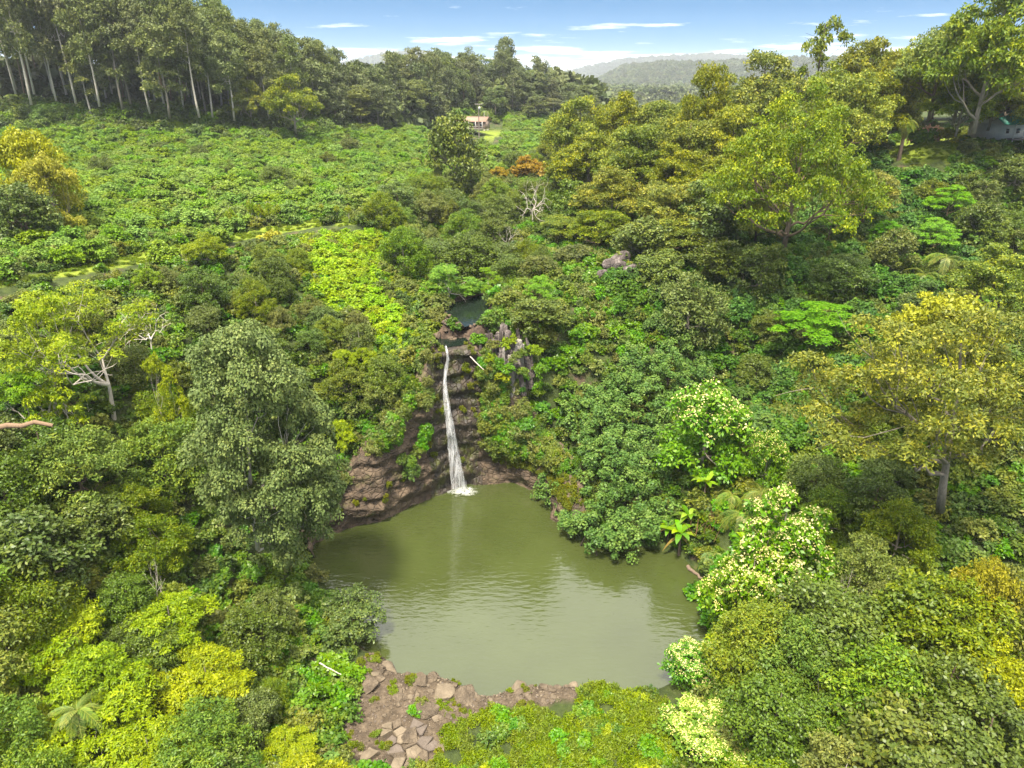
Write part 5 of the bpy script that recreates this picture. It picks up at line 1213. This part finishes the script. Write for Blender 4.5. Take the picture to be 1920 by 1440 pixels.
FROND = [frond_mesh(600 + i, 2.6, .62, .35 + .2 * i) for i in range(3)]
BFROND = [frond_mesh(610 + i, 2.6, .6, .8, 'f_brown') for i in range(1)]
def palm(name, u, v, Y, trunk_h, s, label, cat, nf=16, trunk='bark_brown', r=.16, up=(.1, 1.0), z=None, dead=3, group=None):
    p = at(u, v, Y); g = gh(p[0], Y) if z is None else z; rng = random.Random(int(u * 7 + v))
    t = empty(name, (p[0], Y, g - .1)); tag(t, label, cat, group)
    mb = MB(); mb.tube([(0, 0, -.3), (.05, 0, trunk_h * .5), (.1, 0, trunk_h)], [r * 1.3, r, r * .85], 8); mb.build('trunk', MATS[trunk], t, True)
    for k in range(nf + dead):
        d = k >= nf; o = obj('dead_frond' if d else 'frond', (BFROND if d else FROND)[0 if d else k % 3], t, (.1, 0, trunk_h)); o.scale = (s,) * 3
        o.rotation_euler = (0, (.75 if d else -rng.uniform(*up) + .5), k * 2.4 + rng.uniform(-.2, .2))
palm('fan_palm', 1692, 265, 147, 7.0, 1.05, 'shaggy palm with a brown trunk at the left of the upper lawn', 'palm', 26, r=.32, up=(-.4, 1.0), dead=8)
palm('feather_palm', 1775, 480, 106, 4.2, 1.5, 'taller palm with long pale arching fronds on the right slope', 'palm', 13)
palm('feather_palm', 1740, 490, 105, 2.8, 1.3, 'lower palm with arching fronds on the right slope', 'palm', 11)
for k, (u, v, Y, h, s, lab) in enumerate([(1395, 925, 66, 1.6, 1.15, 'greyish tree fern with long fronds right of the banana plants'), (1430, 905, 67, 1.9, 1.1, 'tree fern behind the greyish one near the small flowering tree'), (1375, 900, 68.5, 1.6, .95, 'tree fern squeezed between the banana plants and the flowering tree'), (1345, 960, 64.5, .9, .9, 'low tree fern over the dry brown stalks by the pool')]):
    palm('tree_fern', u, v, Y, h, s, lab, 'tree fern', 15, 'bark_dark', .14, (.0, .9), dead=5)
palm('tree_fern', 592, 590, 88, .8, .8, 'orange tinged tree fern on the slope beside the yellow green ferns', 'tree fern', 6, 'bark_dark', .12, (.2, .8), dead=7)
palm('young_palm', 175, 1432, 36.5, 2.2, .8, 'pale spiky young palm at the bottom left', 'palm', 16, 'bark_dark', .12, (.2, 1.2), dead=0, z=7.5)
for k, (u, v, Y, dx) in enumerate([(908, 222, 330, 0), (914, 222, 331, 0)]):
    palm('slender_palm', u, v, Y, 7.5, 1.0, ('slender grey trunked palm beside the utility pole', 'second slender palm right of the utility pole')[k], 'palm', 9, 'bark_pale', .35, (.1, .9), dead=0)
# dry stalks, fallen logs
def log(name, a, b, r, mat, label, sag=.0, cat='log'):
    a = np.array(a); b = np.array(b); t = np.linspace(0, 1, 7)[:, None]; p = a + (b - a) * t; p[:, 2] -= sag * np.sin(np.pi * t[:, 0]); p[1:-1] += np.random.default_rng(int(abs(a[0] * 100))).normal(size=(5, 3)) * r * .4
    mb = MB(); mb.tube(p - a, np.linspace(r, r * .55, 7), 7); tag(mb.build(name, MATS[mat], None, True, tuple(a)), label, cat)
log('fallen_log', at(881, 668, 83.6), at(907, 693, 81.9), .085, 'bark_pale', 'thin white fallen trunk leaning on the rocks right of the waterfall')
log('fallen_log', at(1290, 1062, 60.2) , at(1318, 1085, 58.0), .22, 'bark_brown', 'brown driftwood log lying along the right pool edge')
log('fallen_branch', at(0, 853, 52) + np.array((-2, 0, 2)), at(108, 830, 53) + np.array((0, 0, 1.6)), .3, 'bark_red', 'thick reddish bare bough crossing the left edge', -.3, 'branch')
log('fallen_branch', at(600, 1250, 45) + np.array((0, 0, .4)), at(640, 1268, 45) + np.array((0, 0, .2)), .07, 'bark_white', 'pale dead branch lying left of the shore rocks', 0, 'branch')
def stalks():
    rng = np.random.default_rng(77); mb = MB(); c = atz(1335, 1000, 3.0); g = gh(c[0], c[1])
    for k in range(34):
        a = np.array((rng.normal() * 1.1, rng.normal() * .7, -.2)); e = a + np.array((rng.normal() * .9 + .5, rng.normal() * .5 + .4, 1 + 1.6 * rng.random())); mb.tube(limb_path(a, e, -.15, rng, 4), np.linspace(.05, .02, 4), 4)
    tag(mb.build('dry_stalks', MATS['f_brown'], None, False, (c[0], c[1], g)), 'heap of dry brown stalks beneath the banana plants', 'dry stalks', None, 'stuff')
stalks()
# small distinct bushes
for key, name, u, v, Y, H, Rw, lab in [('yellowb', 'yellow_shrub', 1783, 245, 152, 3.6, 3.0, 'bright yellow shrub at the back of the upper lawn'), ('leafyb', 'leafy_shrub', 1738, 243, 153, 3.8, 3.4, 'bright green shrub behind the lawn left of the yellow shrub'),
        ('pinkb', 'blossoming_shrub', 1760, 172, 160, 4.5, 4.0, 'pale pink blossoming bush behind the lawn'), ('orangeb', 'orange_shrub', 1025, 312, 204, 4, 3.0, 'rust coloured bush right of the rust orange tree'),
        ('leafyb', 'leafy_shrub', 1330, 1040, 60, 2.6, 2.2, 'bright green shrub on the right pool bank below the bananas'), ('leafyb', 'leafy_shrub', 1355, 1080, 56, 2.2, 2.2, 'vivid low shrub nearest the right pool edge'), ('leafyb', 'leafy_shrub', 1370, 1010, 61, 3.0, 2.0, 'dark leaved shrub under the tree ferns'),
        ('brightb', 'weedy_shrub', 1365, 1150, 51, 1.8, 2.0, 'weedy shrub at the right bank bend of the pool'), ('brightb', 'weedy_shrub', 1350, 1195, 48.5, 1.5, 1.6, 'low weedy shrub beside the pale blossoming tree'), ('under', 'cone_shrub', 1340, 1300, 44.5, 2.8, 1.4, 'dark upright shrub at the lower right shore'),
        ('yellowb', 'yellow_shrub', 505, 455, 112, 2.2, 2.4, 'yellow green shrub on pale stems beside the grass track'), ('under', 'dark_shrub_clump', 620, 418, 121, 2.4, 1.9, 'round dark bush at the end of the grass track'),
        ('greyb', 'weedy_shrub', 790, 1325, 45, .9, .8, 'green tuft growing among the shore boulders'), ('leafyb', 'weedy_shrub', 785, 1340, 44.4, .8, .9, 'brightest tuft growing between the shore boulders')]:
    p = at(u, v, Y); put_bush(key, name, p[0], Y, gh(p[0], Y) - .1, H, Rw, random.random() * 6, lab, 'shrub')
# saplings along the track
random.seed(14)
for k in range(26):
    u = 400 + 290 * random.random(); Y = np.interp(u, [400, 600, 690], [113, 124, 125]) + random.uniform(0, 4); p = at(u, 400, Y); x = p[0]; g = gh(x, Y); h = random.uniform(2.2, 4.0)
    t = empty('sapling', (x, Y, g)); tag(t, 'thin pale stemmed sapling on the edge of the shrub field by the track', 'sapling', 'saplings along the grass track')
    mb = MB(); mb.tube([(0, 0, -.2), (random.uniform(-.1, .1), 0, h * .5), (random.uniform(-.2, .2), 0, h)], [.06, .05, .02], 5); mb.build('trunk', MATS['bark_pale'], t)
    o = obj('crown', PROTO['brightb'][k % 3]['crown'], t, (0, 0, h * .55)); o.scale = (.42, .42, h * .3)

# ------------------------------------------------------------------ houses and the pole
plain('wall_white', (.62, .60, .56), (.52, .50, .46), .8); plain('wall_tan', (.30, .22, .17), (.24, .17, .13), .8); plain('roof_tan', (.30, .19, .13), (.25, .155, .11), .8, 1.5)
plain('roof_green', (.03, .26, .19), (.025, .20, .15), .45, 1.5); plain('glass_dark', (.03, .04, .05), (.02, .03, .04), .1); plain('pole_wood', (.22, .19, .16), (.16, .13, .11), .9); plain('metal_grey', (.5, .5, .5), (.42, .42, .42), .5)
plain('red_paint', (.28, .05, .035), (.2, .04, .03), .6)
def house(name, p, rz, w, d, h, rh, wallm, roofm, label, eave=.7, ribs=True, deck=False):
    t = empty(name, p, rz); tag(t, label, 'house')
    mb = MB(); mb.box((0, 0, h / 2), (w, d, h)); wl = mb.build('wall', MATS[wallm], t)
    for sg in (-1, 1):
        m = MB(); L = d / 2 + eave; sl = math.atan2(rh, L)
        v = []
        for zz in (0, .12):
            v += [(-w / 2 - eave, 0, h + rh + zz), (w / 2 + eave, 0, h + rh + zz), (w / 2 + eave, sg * L, h - .05 + zz), (-w / 2 - eave, sg * L, h - .05 + zz)]
        m.add(v, [(0, 1, 2, 3), (4, 7, 6, 5), (0, 4, 5, 1), (1, 5, 6, 2), (2, 6, 7, 3), (3, 7, 4, 0)])
        if ribs:
            for k in np.arange(-w / 2 - eave + .3, w / 2 + eave, .6):
                m.tube([(k, 0.02 * sg, h + rh + .14), (k, sg * L, h + .1)], [.05, .05], 4)
        m.build('roof', MATS[roofm], t)
    gb = MB(); gb.add([(-w / 2, -d / 2, h), (-w / 2, d / 2, h), (-w / 2, 0, h + rh * .95)], [(0, 1, 2)]); gb.add([(w / 2, -d / 2, h), (w / 2, d / 2, h), (w / 2, 0, h + rh * .95)], [(0, 1, 2)]); gb.build('gable', MATS[wallm], t)
    for k in np.linspace(-w / 2 + 1.2, w / 2 - 1.2, max(2, int(w / 2.6))):
        m = MB(); m.box((k, -d / 2 - .02, h * .58), (1.1, .1, 1.1)); fr_ = m.build('window', MATS['wall_white'], t); m = MB(); m.box((k, -d / 2 - .08, h * .58), (.9, .04, .9)); m.build('pane', MATS['glass_dark'], fr_)
    m = MB(); m.box((w / 2 - .35, -d / 2 - .03, 1.05), (.9, .1, 2.1)); m.build('door', MATS['wall_tan'], t)
    if deck:
        m = MB(); m.box((0, -d / 2 - 1.3, .25), (w, 2.5, .2)); m.build('deck', MATS['pole_wood'], t)
        for k in np.linspace(-w / 2 + .2, w / 2 - .2, 5):
            m = MB(); m.box((k, -d / 2 - 2.4, h / 2), (.16, .16, h + .3)); m.build('post', MATS['wall_white'], t)
        m = MB(); m.box((0, -d / 2 - 2.4, 1.1), (w - .3, .07, .07)); m.build('railing', MATS['wall_white'], t)
q = at(888, 240, 280); house('bungalow', (q[0], 280, gh(q[0], 280) + .4), R(-14), 10.5, 7, 2.6, 1.5, 'wall_tan', 'roof_tan', 'low house with a tan roof half hidden behind the dense rounded tree', ribs=False, deck=True)
q = at(1880, 262, 158); house('green_roofed_house', (q[0], 158, gh(q[0], 158) + 1.0), R(18), 11, 8, 3.0, 2.9, 'wall_white', 'roof_green', 'house with a bright green metal roof behind the trees at upper right', deck=True)
def pole():
    q = at(898, 238, 262); g = gh(q[0], 262); t = empty('utility_pole', (q[0], 262, g)); tag(t, 'wooden utility pole with crossarm and grey transformer behind the tan roofed house', 'utility pole')
    top = at(898, 194, 262)[2] - g
    m = MB(); m.tube([(0, 0, -.5), (0, 0, top / 2), (0, 0, top)], [.19, .17, .14], 8); m.build('pole', MATS['pole_wood'], t, True)
    m = MB(); m.box((0, -.22, top - .35), (2.6, .16, .2), 0); m.build('crossarm', MATS['pole_wood'], t)
    for k in (-1.15, -.45, .45, 1.15):
        m = MB(); m.tube([(k, -.22, top - .25), (k, -.22, top - .12), (k, -.22, top)], [.07, .09, .04], 6); m.build('insulator', MATS['metal_grey'], t)
    m = MB(); m.tube([(.3, -.3, top - 2.0), (.3, -.3, top - 1.95), (.3, -.3, top - 1.1), (.3, -.3, top - 1.0)], [.1, .36, .36, .1], 10); m.build('transformer', MATS['metal_grey'], t, True)
    for k in (-1.15, 1.15):
        a = np.array((q[0] + k, 261.8, g + top)); b = np.array((q[0] + 46 + k, 330, g + top + 1.5)); s = np.linspace(0, 1, 14)[:, None]; p = a + (b - a) * s; p[:, 2] -= 2.2 * np.sin(np.pi * s[:, 0])
        mb = MB(); mb.tube(p - a, np.full(14, .022), 4); tag(mb.build('power_line', MATS['bark_dark'], None, False, tuple(a)), ('front power line running right from the utility pole crossarm', 'rear power line running right from the utility pole crossarm')[k > 0], 'power line')
pole()

# ------------------------------------------------------------------ wooded hills far off
def hill(name, pts, Y0, depth, label, seed, big=1.0):
    xs = np.array([at(u, 0, Y0)[0] for u, v in pts]); zs = np.array([at(u, v, Y0)[2] for u, v in pts])
    nx_, ny_ = 90, 34; a, b = np.meshgrid(np.linspace(0, 1, nx_), np.linspace(-1, 1, ny_), indexing='ij')
    x = xs[0] + (xs[-1] - xs[0]) * a; prof = np.interp(x, xs, zs); base = 20.0
    y = Y0 + b * depth; shape = np.clip(1 - np.abs(b) ** 1.6, 0, 1)
    z = base + (prof - base) * shape + 6 * vnoise(x / 60, y / 60, 0, seed) * shape
    tag(obj(name, mesh_np(name, np.stack([x, y, z], -1).reshape(-1, 3), grid_faces(nx_, ny_), MATS['f_eucfar'], np.full((nx_ - 1) * (ny_ - 1), .3), True)), label, None, None, 'structure')
    rng = np.random.default_rng(seed); n = int((xs[-1] - xs[0]) * depth / 95 / big ** 2)
    px = rng.uniform(xs[0], xs[-1], n); bb = rng.uniform(-1, .15, n); py = Y0 + bb * depth; sh = np.clip(1 - np.abs(bb) ** 1.6, 0, 1); pz = base + (np.interp(px, xs, zs) - base) * sh + 6 * vnoise(px / 60, py / 60, 0, seed) * sh
    stuff(name + '_forest', ['farcrown'], np.c_[px, py, pz - 3], rng.uniform(.8, 1.5, n) * big, 'hazy mass of forest on the far hill', seed=seed)
hill('valley_hill', [(1040, 190), (1080, 178), (1120, 158), (1180, 128), (1240, 120), (1300, 122), (1400, 118), (1600, 112), (2000, 105)], 2700, 600, 'hazy wooded hill closing the valley', 5, 1.7)
hill('distant_hill', [(620, 130), (720, 106), (770, 100), (820, 106), (900, 140), (1060, 142), (1110, 130), (1180, 116), (1260, 112), (1340, 108), (1420, 112), (1600, 120)], 5600, 1000, 'palest far hill under the clouds', 6, 3.2)

rng = np.random.default_rng(88); x, y = scatter((-500, 520, 385, 1000), 10, rng); u, v, d = proj(x, y, 25.0); ok = (u > 500) & (u < 2000) & ((y - front(np.clip(x, -260, 45)) > 60) | (x > 50))
stuff('valley_forest', ['farcrown'], np.c_[x, y, height(x, y) - 2][ok], rng.uniform(.7, 1.3, ok.sum()), 'hazy forest mass covering the valley floor', seed=89)
x, y = scatter((-1500, 2600, 1000, 2300), 26, rng); u, v, d = proj(x, y, 25.0); ok = (u > 600) & (u < 2000)
stuff('far_valley_forest', ['farcrown'], np.c_[x, y, height(x, y) - 2][ok], rng.uniform(2.0, 3.4, ok.sum()), 'palest forest mass on the far valley floor', seed=90)
# ------------------------------------------------------------------ the air
def haze():
    m, N, L = newmat('haze'); v = N.new('ShaderNodeVolumePrincipled'); v.inputs['Density'].default_value = .00013; v.inputs['Color'].default_value = (.86, .91, 1.0, 1); v.inputs['Anisotropy'].default_value = .2
    o = N.new('ShaderNodeOutputMaterial'); L.new(v.outputs[0], o.inputs[1])
    mb = MB(); mb.box((0, 3000, 105), (9000, 9400, 270)); o = mb.build('haze', m); tag(o, 'thin haze filling the valley air', None, None, 'stuff')
haze()
